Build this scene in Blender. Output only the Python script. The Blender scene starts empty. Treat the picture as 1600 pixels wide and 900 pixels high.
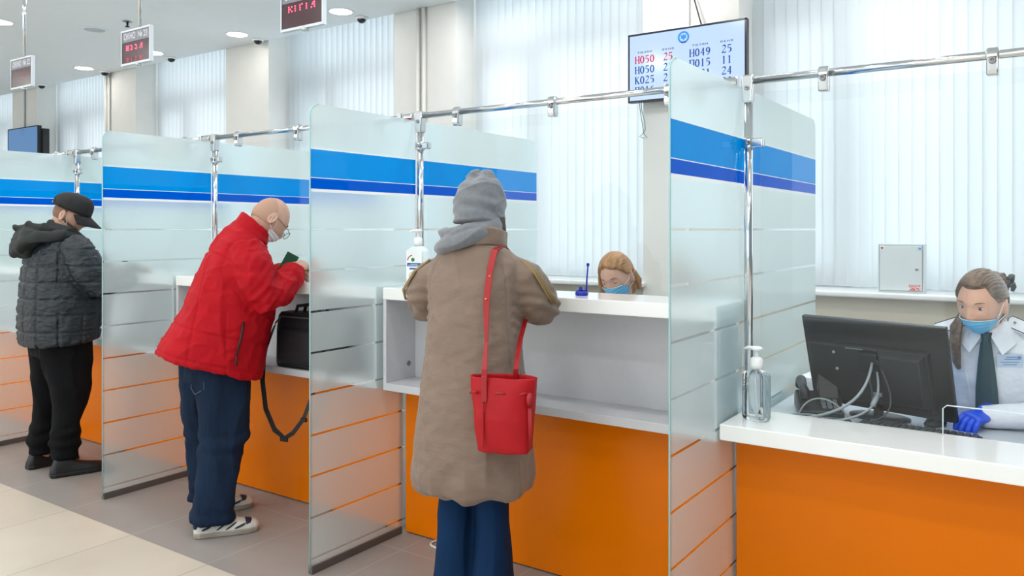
import bpy, bmesh, math, random
import numpy as np
from mathutils import Vector, Matrix, noise

SC = bpy.context.scene
COL = SC.collection
PI = math.pi
R = math.radians

# ------------------------------------------------------------------ camera
cam_d = bpy.data.cameras.new('camera')
cam = bpy.data.objects.new('camera', cam_d)
COL.objects.link(cam)
cam.location = (0, 0, 1.5)
cam.rotation_euler = (R(90), 0, R(34.47))
cam_d.sensor_width = 36
cam_d.lens = 36 * 1243 / 1600
cam_d.shift_y = (358.5 - 450) / 1600
cam_d.clip_start = 0.05
SC.camera = cam

# ------------------------------------------------------------------ light and exposure
w = bpy.data.worlds.new('world')
SC.world = w
w.use_nodes = True
wb = w.node_tree.nodes['Background']
wb.inputs['Color'].default_value = (0.86, 0.95, 1.0, 1)
wb.inputs['Strength'].default_value = 2.2
SC.view_settings.view_transform = 'Standard'
SC.view_settings.look = 'None'
SC.view_settings.exposure = 0.27
SC.view_settings.gamma = 1
SC.view_settings.use_curve_mapping = False
SC.cycles.transparent_max_bounces = 32
SC.cycles.max_bounces = 14
LAMP_STRENGTH = 20.0        # luminous discs of the downlights
UNSEEN_LAMP_W = 8.0         # lamps of the same rows over the camera

CEIL = 3.58
# ------------------------------------------------------------------ lamps of the hall that stand over and behind the camera
for ly in (2.02, 0.37, -1.28, -2.93):
    for k in range(-2, 9):
        lx = -10.39 + 1.573 * k
        L = bpy.data.lights.new('hall_lamp', 'AREA')
        L.shape = 'DISK'
        L.size = 0.22
        L.energy = UNSEEN_LAMP_W
        L.color = (1, 0.975, 0.95)
        lo = bpy.data.objects.new('hall_lamp', L)
        lo.location = (lx, ly, CEIL - 0.012)
        COL.objects.link(lo)

# ------------------------------------------------------------------ materials
def lin(c):
    c = c / 255.0
    return c / 12.92 if c <= 0.04045 else ((c + 0.055) / 1.055) ** 2.4

def C(r, g, b):
    return (lin(r), lin(g), lin(b), 1)

def new_mat(name):
    m = bpy.data.materials.new(name)
    m.use_nodes = True
    nt = m.node_tree
    for n in list(nt.nodes):
        nt.nodes.remove(n)
    out = nt.nodes.new('ShaderNodeOutputMaterial')
    return m, nt, out

def N(nt, kind, **kw):
    n = nt.nodes.new(kind)
    for k, v in kw.items():
        if k.startswith('i_'):
            n.inputs[k[2:].replace('_', ' ')].default_value = v
        else:
            setattr(n, k, v)
    return n

def schlick(nt, f0, k=1.0):
    lw = N(nt, 'ShaderNodeLayerWeight')
    lw.inputs['Blend'].default_value = 0.5
    pw = N(nt, 'ShaderNodeMath', operation='POWER')
    pw.inputs[1].default_value = 5.0
    nt.links.new(lw.outputs['Facing'], pw.inputs[0])
    ma = N(nt, 'ShaderNodeMath', operation='MULTIPLY_ADD')
    ma.inputs[1].default_value = (1 - f0) * k
    ma.inputs[2].default_value = f0 * k
    nt.links.new(pw.outputs[0], ma.inputs[0])
    return ma.outputs[0]

def mat(name, rgb, rough=0.5, metal=0.0, var=0.06, vscale=8.0, stretch=(1, 1, 1), bump=0.0, bscale=40.0, bdist=0.004,
        bdetail=3.0, spec=0.5, coat=0.0, sheen=0.0, sss=0.0, emit=None, estr=0.0):
    m, nt, out = new_mat(name)
    p = N(nt, 'ShaderNodeBsdfPrincipled')
    p.inputs['Roughness'].default_value = rough
    p.inputs['Metallic'].default_value = metal
    p.inputs['Specular IOR Level'].default_value = spec
    p.inputs['Coat Weight'].default_value = coat
    p.inputs['Coat Roughness'].default_value = 0.08
    p.inputs['Sheen Weight'].default_value = sheen
    if sss:
        p.inputs['Subsurface Weight'].default_value = sss
        p.inputs['Subsurface Radius'].default_value = (0.012, 0.005, 0.003)
        p.inputs['Subsurface Scale'].default_value = 0.5
    tc = N(nt, 'ShaderNodeTexCoord')
    mp = N(nt, 'ShaderNodeMapping')
    mp.inputs['Scale'].default_value = stretch
    nt.links.new(tc.outputs['Object'], mp.inputs['Vector'])
    nz = N(nt, 'ShaderNodeTexNoise')
    nz.inputs['Scale'].default_value = vscale
    nz.inputs['Detail'].default_value = 4
    nt.links.new(mp.outputs['Vector'], nz.inputs['Vector'])
    mr = N(nt, 'ShaderNodeMapRange')
    mr.inputs['From Min'].default_value = 0.3
    mr.inputs['From Max'].default_value = 0.7
    mr.inputs['To Min'].default_value = 1 - var
    mr.inputs['To Max'].default_value = 1 + var
    nt.links.new(nz.outputs['Fac'], mr.inputs['Value'])
    sc = N(nt, 'ShaderNodeVectorMath', operation='SCALE')
    sc.inputs[0].default_value = rgb[:3]
    nt.links.new(mr.outputs['Result'], sc.inputs['Scale'])
    nt.links.new(sc.outputs['Vector'], p.inputs['Base Color'])
    if bump:
        nb = N(nt, 'ShaderNodeTexNoise')
        nb.inputs['Scale'].default_value = bscale
        nb.inputs['Detail'].default_value = bdetail
        nt.links.new(mp.outputs['Vector'], nb.inputs['Vector'])
        b = N(nt, 'ShaderNodeBump')
        b.inputs['Strength'].default_value = bump
        b.inputs['Distance'].default_value = bdist
        nt.links.new(nb.outputs['Fac'], b.inputs['Height'])
        nt.links.new(b.outputs['Normal'], p.inputs['Normal'])
    if emit:
        p.inputs['Emission Color'].default_value = emit
        p.inputs['Emission Strength'].default_value = estr
    nt.links.new(p.outputs['BSDF'], out.inputs['Surface'])
    return m

# ------------------------------------------------------------------ mesh builder
class MB:
    def __init__(self):
        self.v = []
        self.f = []

    def add(self, vs, fs, M=None):
        o = len(self.v)
        if M is not None:
            vs = [tuple(M @ Vector(p)) for p in vs]
        self.v += [tuple(p) for p in vs]
        self.f += [tuple(i + o for i in f) for f in fs]
        return self

    def box(self, x0, x1, y0, y1, z0, z1, M=None):
        vs = [(x0, y0, z0), (x1, y0, z0), (x1, y1, z0), (x0, y1, z0), (x0, y0, z1), (x1, y0, z1), (x1, y1, z1), (x0, y1, z1)]
        fs = [(0, 3, 2, 1), (4, 5, 6, 7), (0, 1, 5, 4), (1, 2, 6, 5), (2, 3, 7, 6), (3, 0, 4, 7)]
        return self.add(vs, fs, M)

    def loft(self, rings, cap=True, M=None):
        n = len(rings[0])
        vs = [p for r in rings for p in r]
        fs = []
        for k in range(len(rings) - 1):
            for i in range(n):
                j = (i + 1) % n
                fs.append((k * n + i, k * n + j, (k + 1) * n + j, (k + 1) * n + i))
        if cap:
            fs.append(tuple(reversed(range(n))))
            fs.append(tuple((len(rings) - 1) * n + i for i in range(n)))
        return self.add(vs, fs, M)

    def tube(self, pts, r, n=10, cap=True, M=None, flat=1.0, up=None):
        pts = [Vector(p) for p in pts]
        m = len(pts)
        rr = r if isinstance(r, (list, tuple)) else [r] * m
        T = []
        for i in range(m):
            a = pts[max(i - 1, 0)]
            b = pts[min(i + 1, m - 1)]
            T.append((b - a).normalized())
        u = Vector(up) if up else (Vector((0, 0, 1)) if abs(T[0].z) < 0.9 else Vector((1, 0, 0)))
        rings = []
        for i in range(m):
            u = (u - T[i] * u.dot(T[i])).normalized()
            s = T[i].cross(u)
            ring = []
            for k in range(n):
                a = 2 * PI * k / n
                ring.append(pts[i] + s * (math.cos(a) * rr[i]) + u * (math.sin(a) * rr[i] * flat))
            rings.append(ring)
        return self.loft(rings, cap, M)

    def ell(self, c, r, nu=16, nv=10, M=None):
        if not isinstance(r, (list, tuple)):
            r = (r, r, r)
        vs = [(c[0], c[1], c[2] - r[2])]
        for j in range(1, nv):
            ph = -PI / 2 + PI * j / nv
            for i in range(nu):
                a = 2 * PI * i / nu
                vs.append((c[0] + r[0] * math.cos(ph) * math.cos(a), c[1] + r[1] * math.cos(ph) * math.sin(a), c[2] + r[2] * math.sin(ph)))
        vs.append((c[0], c[1], c[2] + r[2]))
        fs = []
        for i in range(nu):
            fs.append((0, 1 + (i + 1) % nu, 1 + i))
        for j in range(nv - 2):
            for i in range(nu):
                a = 1 + j * nu + i
                b = 1 + j * nu + (i + 1) % nu
                fs.append((a, b, b + nu, a + nu))
        l = 1 + (nv - 2) * nu
        for i in range(nu):
            fs.append((l + i, l + (i + 1) % nu, len(vs) - 1))
        return self.add(vs, fs, M)

    def lathe(self, prof, c=(0, 0, 0), n=20, sx=1.0, sy=1.0, M=None):
        rings = [[(c[0] + sx * r * math.cos(2 * PI * k / n), c[1] + sy * r * math.sin(2 * PI * k / n), c[2] + z) for k in range(n)] for r, z in prof]
        return self.loft(rings, True, M)

    def prism(self, poly, axis, a, b, M=None):
        """poly: 2D points, extruded along an axis from a to b (x: poly is y,z; y: poly is x,z; z: poly is x,y)."""
        def P(p, t):
            return {'x': (t, p[0], p[1]), 'y': (p[0], t, p[1]), 'z': (p[0], p[1], t)}[axis]
        n = len(poly)
        vs = [P(p, a) for p in poly] + [P(p, b) for p in poly]
        fs = [tuple(range(n)), tuple(reversed(range(n, 2 * n)))]
        fs += [(i, (i + 1) % n, n + (i + 1) % n, n + i) for i in range(n)]
        return self.add(vs, fs, M)

    def mesh(self, name, fix=True):
        me = bpy.data.meshes.new(name)
        me.from_pydata([tuple(p) for p in self.v], [], self.f)
        if fix:
            bm = bmesh.new()
            bm.from_mesh(me)
            bmesh.ops.recalc_face_normals(bm, faces=bm.faces)
            bm.to_mesh(me)
            bm.free()
        return me

    def build(self, name, m, parent=None, smooth=False, bevel=0.0, seg=2, loc=None, rz=0.0):
        me = self.mesh(name)
        return finish(me, name, m, parent, smooth, bevel, seg, loc, rz)

def finish(me, name, m, parent=None, smooth=False, bevel=0.0, seg=2, loc=None, rz=0.0):
    if m is not None:
        me.materials.append(m)
    if smooth:
        me.polygons.foreach_set('use_smooth', [True] * len(me.polygons))
    o = bpy.data.objects.new(name, me)
    COL.objects.link(o)
    if parent is not None:
        o.parent = parent
    if loc is not None:
        o.location = loc
    o.rotation_euler.z = rz
    if bevel:
        b = o.modifiers.new('bevel', 'BEVEL')
        b.width = bevel
        b.segments = seg
        b.limit_method = 'ANGLE'
        b.angle_limit = R(40)
    return o

def tag(o, label=None, cat=None, group=None, kind=None):
    if label:
        o['label'] = label
    if cat:
        o['category'] = cat
    if group:
        o['group'] = group
    if kind:
        o['kind'] = kind
    return o

def thing(name, label, cat, loc=(0, 0, 0), rz=0.0, group=None):
    o = bpy.data.objects.new(name, None)
    o.empty_display_size = 0.1
    COL.objects.link(o)
    o.location = loc
    o.rotation_euler.z = rz
    return tag(o, label, cat, group)

def struct(name, mb, m, parent=None, **kw):
    o = mb.build(name, m, parent, **kw)
    if parent is None:
        tag(o, kind='structure')
    return o

def copy_tree(o, parent=None):
    c = o.copy()
    COL.objects.link(c)
    if parent is not None:
        c.parent = parent
    for ch in [x for x in bpy.data.objects if x.parent == o]:
        copy_tree(ch, c)
    return c

def text(s, size, m, parent, name, M, bold=0.0, depth=0.001, align='CENTER', sx=1.0):
    cu = bpy.data.curves.new(name, 'FONT')
    cu.body = s
    cu.size = size
    cu.align_x = align
    cu.align_y = 'CENTER'
    cu.offset = bold
    cu.extrude = depth
    cu.resolution_u = 4
    t = bpy.data.objects.new('tmp_text', cu)
    COL.objects.link(t)
    dg = bpy.context.evaluated_depsgraph_get()
    dg.update()
    me = bpy.data.meshes.new_from_object(t.evaluated_get(dg))
    bpy.data.objects.remove(t)
    me.transform(M @ Matrix.Diagonal((sx, 1, 1, 1)))
    me.materials.clear()
    me.name = name
    return finish(me, name, m, parent)

FRONT = Matrix.Rotation(R(90), 4, 'X')      # text plane turned upright, read from -Y

def remesh(mb, name, m, parent=None, voxel=0.009, iters=6, disp=None, factor=0.5, loc=None, rz=0.0):
    me = mb.mesh(name + '_raw')
    t = bpy.data.objects.new('tmp_remesh', me)
    COL.objects.link(t)
    rm = t.modifiers.new('r', 'REMESH')
    rm.mode = 'VOXEL'
    rm.voxel_size = voxel
    rm.adaptivity = 0
    if iters:
        s = t.modifiers.new('s', 'SMOOTH')
        s.factor = factor
        s.iterations = iters
    dg = bpy.context.evaluated_depsgraph_get()
    dg.update()
    out = bpy.data.meshes.new_from_object(t.evaluated_get(dg))
    bpy.data.objects.remove(t)
    bpy.data.meshes.remove(me)
    out.name = name
    if disp is not None:
        n = len(out.vertices)
        co = np.empty(n * 3)
        out.vertices.foreach_get('co', co)
        co = co.reshape(-1, 3)
        no = np.empty(n * 3)
        out.vertex_normals.foreach_get('vector', no)
        no = no.reshape(-1, 3)
        d = disp(co, no)
        co = co + no * d[:, None]
        out.vertices.foreach_set('co', co.ravel())
        out.update()
    return finish(out, name, m, parent, True, 0, 2, loc, rz)

def fbm(co, scale, seed=0.0, stretch=(1, 1, 1)):
    st = Vector(stretch)
    o = Vector((seed, seed * 1.7, -seed))
    return np.array([noise.noise(Vector((p[0] * st.x, p[1] * st.y, p[2] * st.z)) * scale + o) for p in co])

def crease(co, scale, seed=0.0, stretch=(1, 1, 1), p=4):
    """sharp folds: 1 along a fold line, falling off fast"""
    return (1 - np.clip(np.abs(fbm(co, scale, seed, stretch)) * 1.6, 0, 1)) ** p
def line(v, c, w):
    return np.exp(-((v - c) / w) ** 2)
# ------------------------------------------------------------------ room materials
WALL = mat('wall_paint', C(226, 224, 219), 0.65, var=0.015, bump=0.05, bscale=220, bdist=0.001)
WALL_LOW = mat('beige_wall_paint', C(226, 216, 198), 0.6, var=0.02)
CEILM = mat('ceiling_paint', C(238, 244, 247), 0.6, var=0.01, bump=0.04, bscale=160, bdist=0.001)
SILL = mat('sill_plastic', C(236, 238, 238), 0.25, var=0.01)
FRAME = mat('window_frame_paint', C(120, 140, 150), 0.4, var=0.02)
CHROME = mat('chrome', C(214, 216, 218), 0.12, 1.0, var=0.02)
STEEL = mat('brushed_steel', C(150, 152, 153), 0.32, 1.0, var=0.05, stretch=(1, 1, 0.1))
DARKMETAL = mat('base_channel_metal', C(112, 110, 108), 0.38, 0.6, var=0.06)
BLACKP = mat('black_plastic', C(30, 31, 33), 0.42, var=0.08)
WHITEP = mat('white_plastic', C(238, 240, 240), 0.3, var=0.01)
COUNTER_W = mat('white_worktop', C(243, 243, 241), 0.16, var=0.008, coat=0.3)
COUNTER_G = mat('grey_laminate', C(200, 201, 205), 0.35, var=0.015, vscale=30)
ORANGE = mat('orange_gloss_laminate', C(232, 118, 0), 0.22, var=0.015, vscale=2.0, spec=0.16)
DESK_G = mat('grey_desktop', C(188, 196, 204), 0.3, var=0.02)

def tile_mat(name, base, grout, x0, y0, size, gw, rough, var, vein):
    m, nt, out = new_mat(name)
    p = N(nt, 'ShaderNodeBsdfPrincipled')
    p.inputs['Roughness'].default_value = rough
    g = N(nt, 'ShaderNodeNewGeometry')
    sx = N(nt, 'ShaderNodeSeparateXYZ')
    nt.links.new(g.outputs['Position'], sx.inputs['Vector'])
    def mth(op, a, b=None, c=None):
        n = N(nt, 'ShaderNodeMath', operation=op)
        for i, q in enumerate((a, b, c)):
            if q is None:
                continue
            if isinstance(q, (int, float)):
                n.inputs[i].default_value = q
            else:
                nt.links.new(q, n.inputs[i])
        return n.outputs[0]
    def line(ax, o):
        t = mth('DIVIDE', mth('SUBTRACT', sx.outputs[ax], o), size)
        fr = mth('FRACT', t)
        a = mth('ABSOLUTE', mth('SUBTRACT', fr, 0.5))
        return mth('GREATER_THAN', a, 0.5 - gw / size / 2), mth('FLOOR', t)
    lx, fx = line('X', x0)
    ly, fy = line('Y', y0)
    gm = mth('MAXIMUM', lx, ly)
    cb = N(nt, 'ShaderNodeCombineXYZ')
    nt.links.new(fx, cb.inputs[0])
    nt.links.new(fy, cb.inputs[1])
    wn = N(nt, 'ShaderNodeTexWhiteNoise', noise_dimensions='3D')
    nt.links.new(cb.outputs[0], wn.inputs['Vector'])
    nz = N(nt, 'ShaderNodeTexNoise')
    nz.inputs['Scale'].default_value = vein
    nz.inputs['Detail'].default_value = 6
    nt.links.new(g.outputs['Position'], nz.inputs['Vector'])
    s = mth('ADD', mth('MULTIPLY', mth('SUBTRACT', nz.outputs['Fac'], 0.5), var * 2), mth('MULTIPLY', mth('SUBTRACT', wn.outputs['Value'], 0.5), var))
    s = mth('ADD', s, 1.0)
    sc = N(nt, 'ShaderNodeVectorMath', operation='SCALE')
    sc.inputs[0].default_value = base[:3]
    nt.links.new(s, sc.inputs['Scale'])
    mx = N(nt, 'ShaderNodeMix', data_type='RGBA')
    nt.links.new(gm, mx.inputs['Factor'])
    nt.links.new(sc.outputs['Vector'], mx.inputs['A'])
    mx.inputs['B'].default_value = grout
    nt.links.new(mx.outputs['Result'], p.inputs['Base Color'])
    b = N(nt, 'ShaderNodeBump')
    b.inputs['Strength'].default_value = 0.3
    b.inputs['Distance'].default_value = 0.001
    nt.links.new(mth('SUBTRACT', 1.0, gm), b.inputs['Height'])
    nt.links.new(b.outputs['Normal'], p.inputs['Normal'])
    nt.links.new(p.outputs['BSDF'], out.inputs['Surface'])
    return m

TILE_B = tile_mat('beige_stone_tile', C(206, 197, 183), C(140, 142, 132), -3.139, 2.166, 0.612, 0.004, 0.3, 0.06, 5.0)
TILE_G = tile_mat('grey_stone_tile', C(152, 147, 143), C(170, 182, 176), -2.535, 2.776, 0.612, 0.004, 0.4, 0.07, 6.0)

# ------------------------------------------------------------------ floor, ceiling, window wall
XL, XR = -16.5, 3.6
YB = -6.0
struct('floor', MB().box(XL, XR, YB, 2.166, -0.2, 0), TILE_B)
struct('floor', MB().box(XL, XR, 2.166, 6.4, -0.2, 0), TILE_G)
struct('ceiling', MB().box(XL, XR, YB, 5.69, CEIL, 3.96), CEILM)
struct('ceiling', MB().box(XL, XR, 5.69, 6.4, 3.96, 4.1), CEILM)
struct('wall_added_right', MB().box(XR, XR + 0.2, YB, 6.4, -0.2, 4.1), mat('blue_grey_bounce_cut', C(128, 146, 154), 0.6, var=0.02))  # added out of view: closes the open side, dull colour cuts bounce onto partitions
fw = MB().box(XL, XR, YB - 0.2, YB, -0.2, 0.15).box(XL, XR, YB - 0.2, YB, 3.4, 4.1)
for xx in range(-16, 4, 3):
    fw.box(xx - 0.25, xx + 0.25, YB - 0.2, YB, 0.15, 3.4)
struct('wall_added_front', fw, WALL)  # added behind the camera, its openings shaped to meter the daylight from there
struct('wall_left', MB().box(XL - 0.2, XL, YB, 6.4, -0.2, 4.1), WALL)
PIL = 5.70
pitch = 2.6235
lefts = [-2.671 - pitch * k for k in range(5, -2, -1)]        # left edges of the pillars
for xl in lefts:
    struct('pillar', MB().box(xl, xl + 0.757, PIL, 6.38, 0, 3.96), WALL)
struct('wall_back', MB().box(XL, XR, 5.76, 6.38, 0, 1.045), WALL_LOW)
struct('wall_back', MB().box(XL, lefts[0], PIL, 6.38, 1.045, 3.96), WALL)

# blinds' cloth: lets daylight through
def blind_mat():
    m, nt, out = new_mat('blind_cloth')
    d = N(nt, 'ShaderNodeBsdfDiffuse')
    d.inputs['Color'].default_value = (0.86, 0.9, 0.92, 1)
    t = N(nt, 'ShaderNodeBsdfTranslucent')
    t.inputs['Color'].default_value = (0.595, 0.615, 0.625, 1)
    mx = N(nt, 'ShaderNodeMixShader')
    mx.inputs[0].default_value = 0.5
    nt.links.new(d.outputs[0], mx.inputs[1])
    nt.links.new(t.outputs[0], mx.inputs[2])
    nt.links.new(mx.outputs[0], out.inputs['Surface'])
    return m
BLIND = blind_mat()

def clear_glass(name, tint=(0.965, 0.985, 0.985, 1), ior=1.45, strength=1.0):
    m, nt, out = new_mat(name)
    t = N(nt, 'ShaderNodeBsdfTransparent')
    t.inputs['Color'].default_value = tint
    g = N(nt, 'ShaderNodeBsdfGlossy')
    g.inputs['Roughness'].default_value = 0.01
    mx = N(nt, 'ShaderNodeMixShader')
    nt.links.new(schlick(nt, 0.04, strength), mx.inputs[0])
    nt.links.new(t.outputs[0], mx.inputs[1])
    nt.links.new(g.outputs[0], mx.inputs[2])
    nt.links.new(mx.outputs[0], out.inputs['Surface'])
    return m
WGLASS = clear_glass('window_glass', (0.97, 0.99, 1, 1))
PGLASS = clear_glass('screen_glass', (0.975, 0.99, 0.988, 1), strength=0.4)

gaps = []
xprev = XL
for xl in lefts:
    gaps.append((xl + 0.757 - pitch, xl))
gaps.append((lefts[-1] + 0.757, lefts[-1] + 0.757 + 1.866))
gaps = gaps[1:-1] + [gaps[0]]
gaps.sort()
win_words = ['far window at the left end of the hall', 'second window from the left end', 'third window over the black cap',
             'window with opened slats over the red jacket', 'window behind the seated red-haired clerk',
             'window behind the clerk with the tie', 'window']
for i, (xa, xb) in enumerate(gaps):
    if xa > 1.0 or xa < lefts[0]:
        continue
    n = i + 1
    F = MB()
    ya, yb = 6.14, 6.2
    za, zb = 1.09, 3.95
    for (a, b, c, d) in ((xa, xa + 0.06, za, zb), (xb - 0.06, xb, za, zb), (xa, xb, za, za + 0.07), (xa, xb, zb - 0.07, zb), (xa, xb, 3.12, 3.24),
                         (xa + 0.62, xa + 0.69, za, 3.12)):
        F.box(a, b, ya, yb, c, d)
    wo = struct('window_%d' % n, F, FRAME, bevel=0.006)
    # opening sash with its own narrower frame
    S = MB()
    for (a, b, c, d) in ((xa + 0.06, xa + 0.105, 1.16, 3.08), (xa + 0.575, xa + 0.62, 1.16, 3.08), (xa + 0.06, xa + 0.62, 1.16, 1.21), (xa + 0.06, xa + 0.62, 3.03, 3.08)):
        S.box(a, b, 6.115, 6.15, c, d)
    S.build('sash', FRAME, wo, bevel=0.004)
    MB().box(xa + 0.03, xb - 0.03, 6.165, 6.172, za + 0.03, zb - 0.03).build('pane', WGLASS, wo)
    struct('trim_%d' % n, MB().box(xa - 0.02 if xa > XL else xa, xb + 0.02, 5.61, 6.16, 1.05, 1.088), SILL, bevel=0.012, seg=3)
    # the vertical blind of this window
    b = thing('vertical_blind', 'white vertical slat blind of the ' + win_words[min(i, 6)], 'blind', ((xa + xb) / 2, 6.0, 1.098), 0)
    b['group'] = 'vertical blinds along the window wall'
    wdt = xb - xa - 0.02
    MB().box(-wdt / 2, wdt / 2, -0.025, 0.025, 2.80, 2.845).build('headrail', WHITEP, b, bevel=0.004)
    opened = abs(xa - (-7.161)) < 0.1
    ang = R(50) if opened else R(13)
    sl = MB()
    pit = 0.083
    ns = int(wdt / pit)
    rnd = random.Random(i)
    for k in range(ns):
        cx = -wdt / 2 + pit * (k + 0.5) + 0.004
        a = ang + rnd.uniform(-0.05, 0.05)
        if opened:
            a = R(62) if k < 6 else R(24) + rnd.uniform(-0.06, 0.06)
        hw = 0.0445
        cols = []
        for q in (-1, -0.5, 0, 0.5, 1):
            px = q * hw
            py = 0.004 * (1 - q * q)
            cols.append((cx + px * math.cos(a) - py * math.sin(a), px * math.sin(a) + py * math.cos(a)))
        vs = [(c[0], c[1], 0.0) for c in cols] + [(c[0], c[1], 2.80) for c in cols]
        sl.add(vs, [(j, j + 1, j + 6, j + 5) for j in range(4)])
    me = sl.mesh('slats', fix=False)
    finish(me, 'slats', BLIND, b, True)

# ------------------------------------------------------------------ ceiling lamps and devices
LAMP_E, nt_, out_ = new_mat('lamp_diffuser')
e_ = N(nt_, 'ShaderNodeEmission')
e_.inputs['Color'].default_value = (1, 0.965, 0.9, 1)
e_.inputs['Strength'].default_value = LAMP_STRENGTH
nt_.links.new(e_.outputs[0], out_.inputs['Surface'])

def downlight(x, y, label):
    t = thing('downlight', label, 'ceiling lamp', (x, y, CEIL), 0, 'round recessed downlights')
    MB().lathe([(0.105, -0.001), (0.105, -0.006), (0.123, -0.006), (0.128, -0.0005), (0.105, -0.0005)], n=32).build('trim_ring', WHITEP, t, True)
    MB().lathe([(0.001, -0.005), (0.104, -0.005), (0.104, -0.001), (0.001, -0.001)], n=32).build('diffuser', LAMP_E, t)
downlight(-5.64, 5.33, 'lit round downlight right of the ticket display at the top edge')
downlight(-7.21, 5.33, 'lit round downlight in the ceiling right of the window 23 sign')
downlight(-8.78, 5.33, 'small lit downlight just behind the right edge of the window 23 sign')
downlight(-10.35, 5.33, 'lit round downlight between the window 22 and window 23 signs')
downlight(-8.74, 3.67, 'lit round downlight cut off by the left edge of the picture')
for lx in (-4.07, -2.5, -0.93, 0.64):      # the same rows carry on out of the picture
    L = bpy.data.lights.new('hall_lamp', 'AREA'); L.shape = 'DISK'; L.size = 0.22; L.energy = UNSEEN_LAMP_W; L.color = (1, 0.975, 0.95)
    lo = bpy.data.objects.new('hall_lamp', L); lo.location = (lx, 5.33, CEIL - 0.012); COL.objects.link(lo)
for lx in (-7.17, -5.6, -4.03, -2.46, -0.89, 0.68):
    L = bpy.data.lights.new('hall_lamp', 'AREA'); L.shape = 'DISK'; L.size = 0.22; L.energy = UNSEEN_LAMP_W; L.color = (1, 0.975, 0.95)
    lo = bpy.data.objects.new('hall_lamp', L); lo.location = (lx, 3.67, CEIL - 0.012); COL.objects.link(lo)

t = thing('ceiling_speaker', 'unlit round white speaker grille in the ceiling left of the window 23 sign', 'speaker', (-8.26, 4.365, CEIL))
MB().lathe([(0.098, -0.001), (0.11, -0.011), (0.118, -0.008), (0.122, -0.0005)], n=32).build('rim', WHITEP, t, True)
MB().lathe([(0.001, -0.008), (0.098, -0.006), (0.098, -0.001)], n=32).build('grille', mat('grille_grey', C(190, 204, 212), 0.7, bump=0.4, bscale=900, bdist=0.002), t)

SMOKE = mat('dark_dome', C(28, 34, 44), 0.12)
def dome(x, y, label):
    t = thing('dome_camera', label, 'camera', (x, y, CEIL), 0, 'small dark dome cameras in the ceiling')
    MB().lathe([(0.062, -0.0005), (0.066, -0.006), (0.06, -0.016), (0.045, -0.02)], n=24).build('housing', WHITEP, t, True)
    MB().ell((0, 0, -0.018), (0.044, 0.044, 0.04), 20, 12).build('dome', SMOKE, t, True)
dome(-5.634, 5.6, 'small dark dome camera below the rightmost downlight by the ceiling edge')
dome(-7.214, 5.6, 'small dark dome camera in the ceiling left of the ticket display 24')
dome(-8.84, 5.6, 'small dark dome camera in the ceiling right of the window 23 sign')
dome(-10.35, 5.6, 'small dark dome camera just left of the window 23 sign')
dome(-12.04, 5.6, 'small dark dome camera just right of the window 22 sign')
dome(-13.5, 5.6, 'small dark dome camera at the left end of the ceiling edge')
t = thing('sprinkler', 'tiny metal sprinkler head in the ceiling above the window 23 sign', 'sprinkler', (-7.67, 4.38, CEIL))
MB().lathe([(0.045, -0.0005), (0.045, -0.005), (0.02, -0.012), (0.012, -0.012)], n=20).build('plate', STEEL, t, True)
MB().lathe([(0.011, -0.01), (0.011, -0.04), (0.006, -0.045), (0.024, -0.052), (0.024, -0.056)], n=16).build('head', BLACKP, t, True)

# pipes and conduits on the pillars
def riser(x, label, dx=0.05, r=0.018):
    t = thing('riser_pipe', label, 'pipe', (x, PIL - 0.025, 0.0), 0, 'paired white riser pipes')
    for s in (0, 1):
        MB().tube([(s * dx * 1.5, 0, 0.0), (s * dx * 1.5, 0, CEIL - 0.002)], r, 12).build('pipe', WALL, t, True)
riser(-4.97, 'pair of thin white pipes up the pillar behind the woman in the coat')
riser(-10.46, 'pair of thin white pipes on the far pillar left of the window 23 sign')
t = thing('cable_trunk', 'narrow white cable duct running up the pillar above the queue screen', 'cable duct', (-2.3, PIL, 0))
MB().box(-0.012, 0.012, -0.018, 0, 0.0, CEIL - 0.002).build('duct', WHITEP, t, bevel=0.003)
t = thing('cable_trunk', 'narrow grey cable duct up the far left pillar above the small screen', 'cable duct', (-12.75, PIL, 0))
MB().box(-0.014, 0.014, -0.018, 0, 0.0, CEIL - 0.002).build('duct', mat('grey_duct', C(150, 160, 166), 0.5), t, bevel=0.003)
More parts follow.
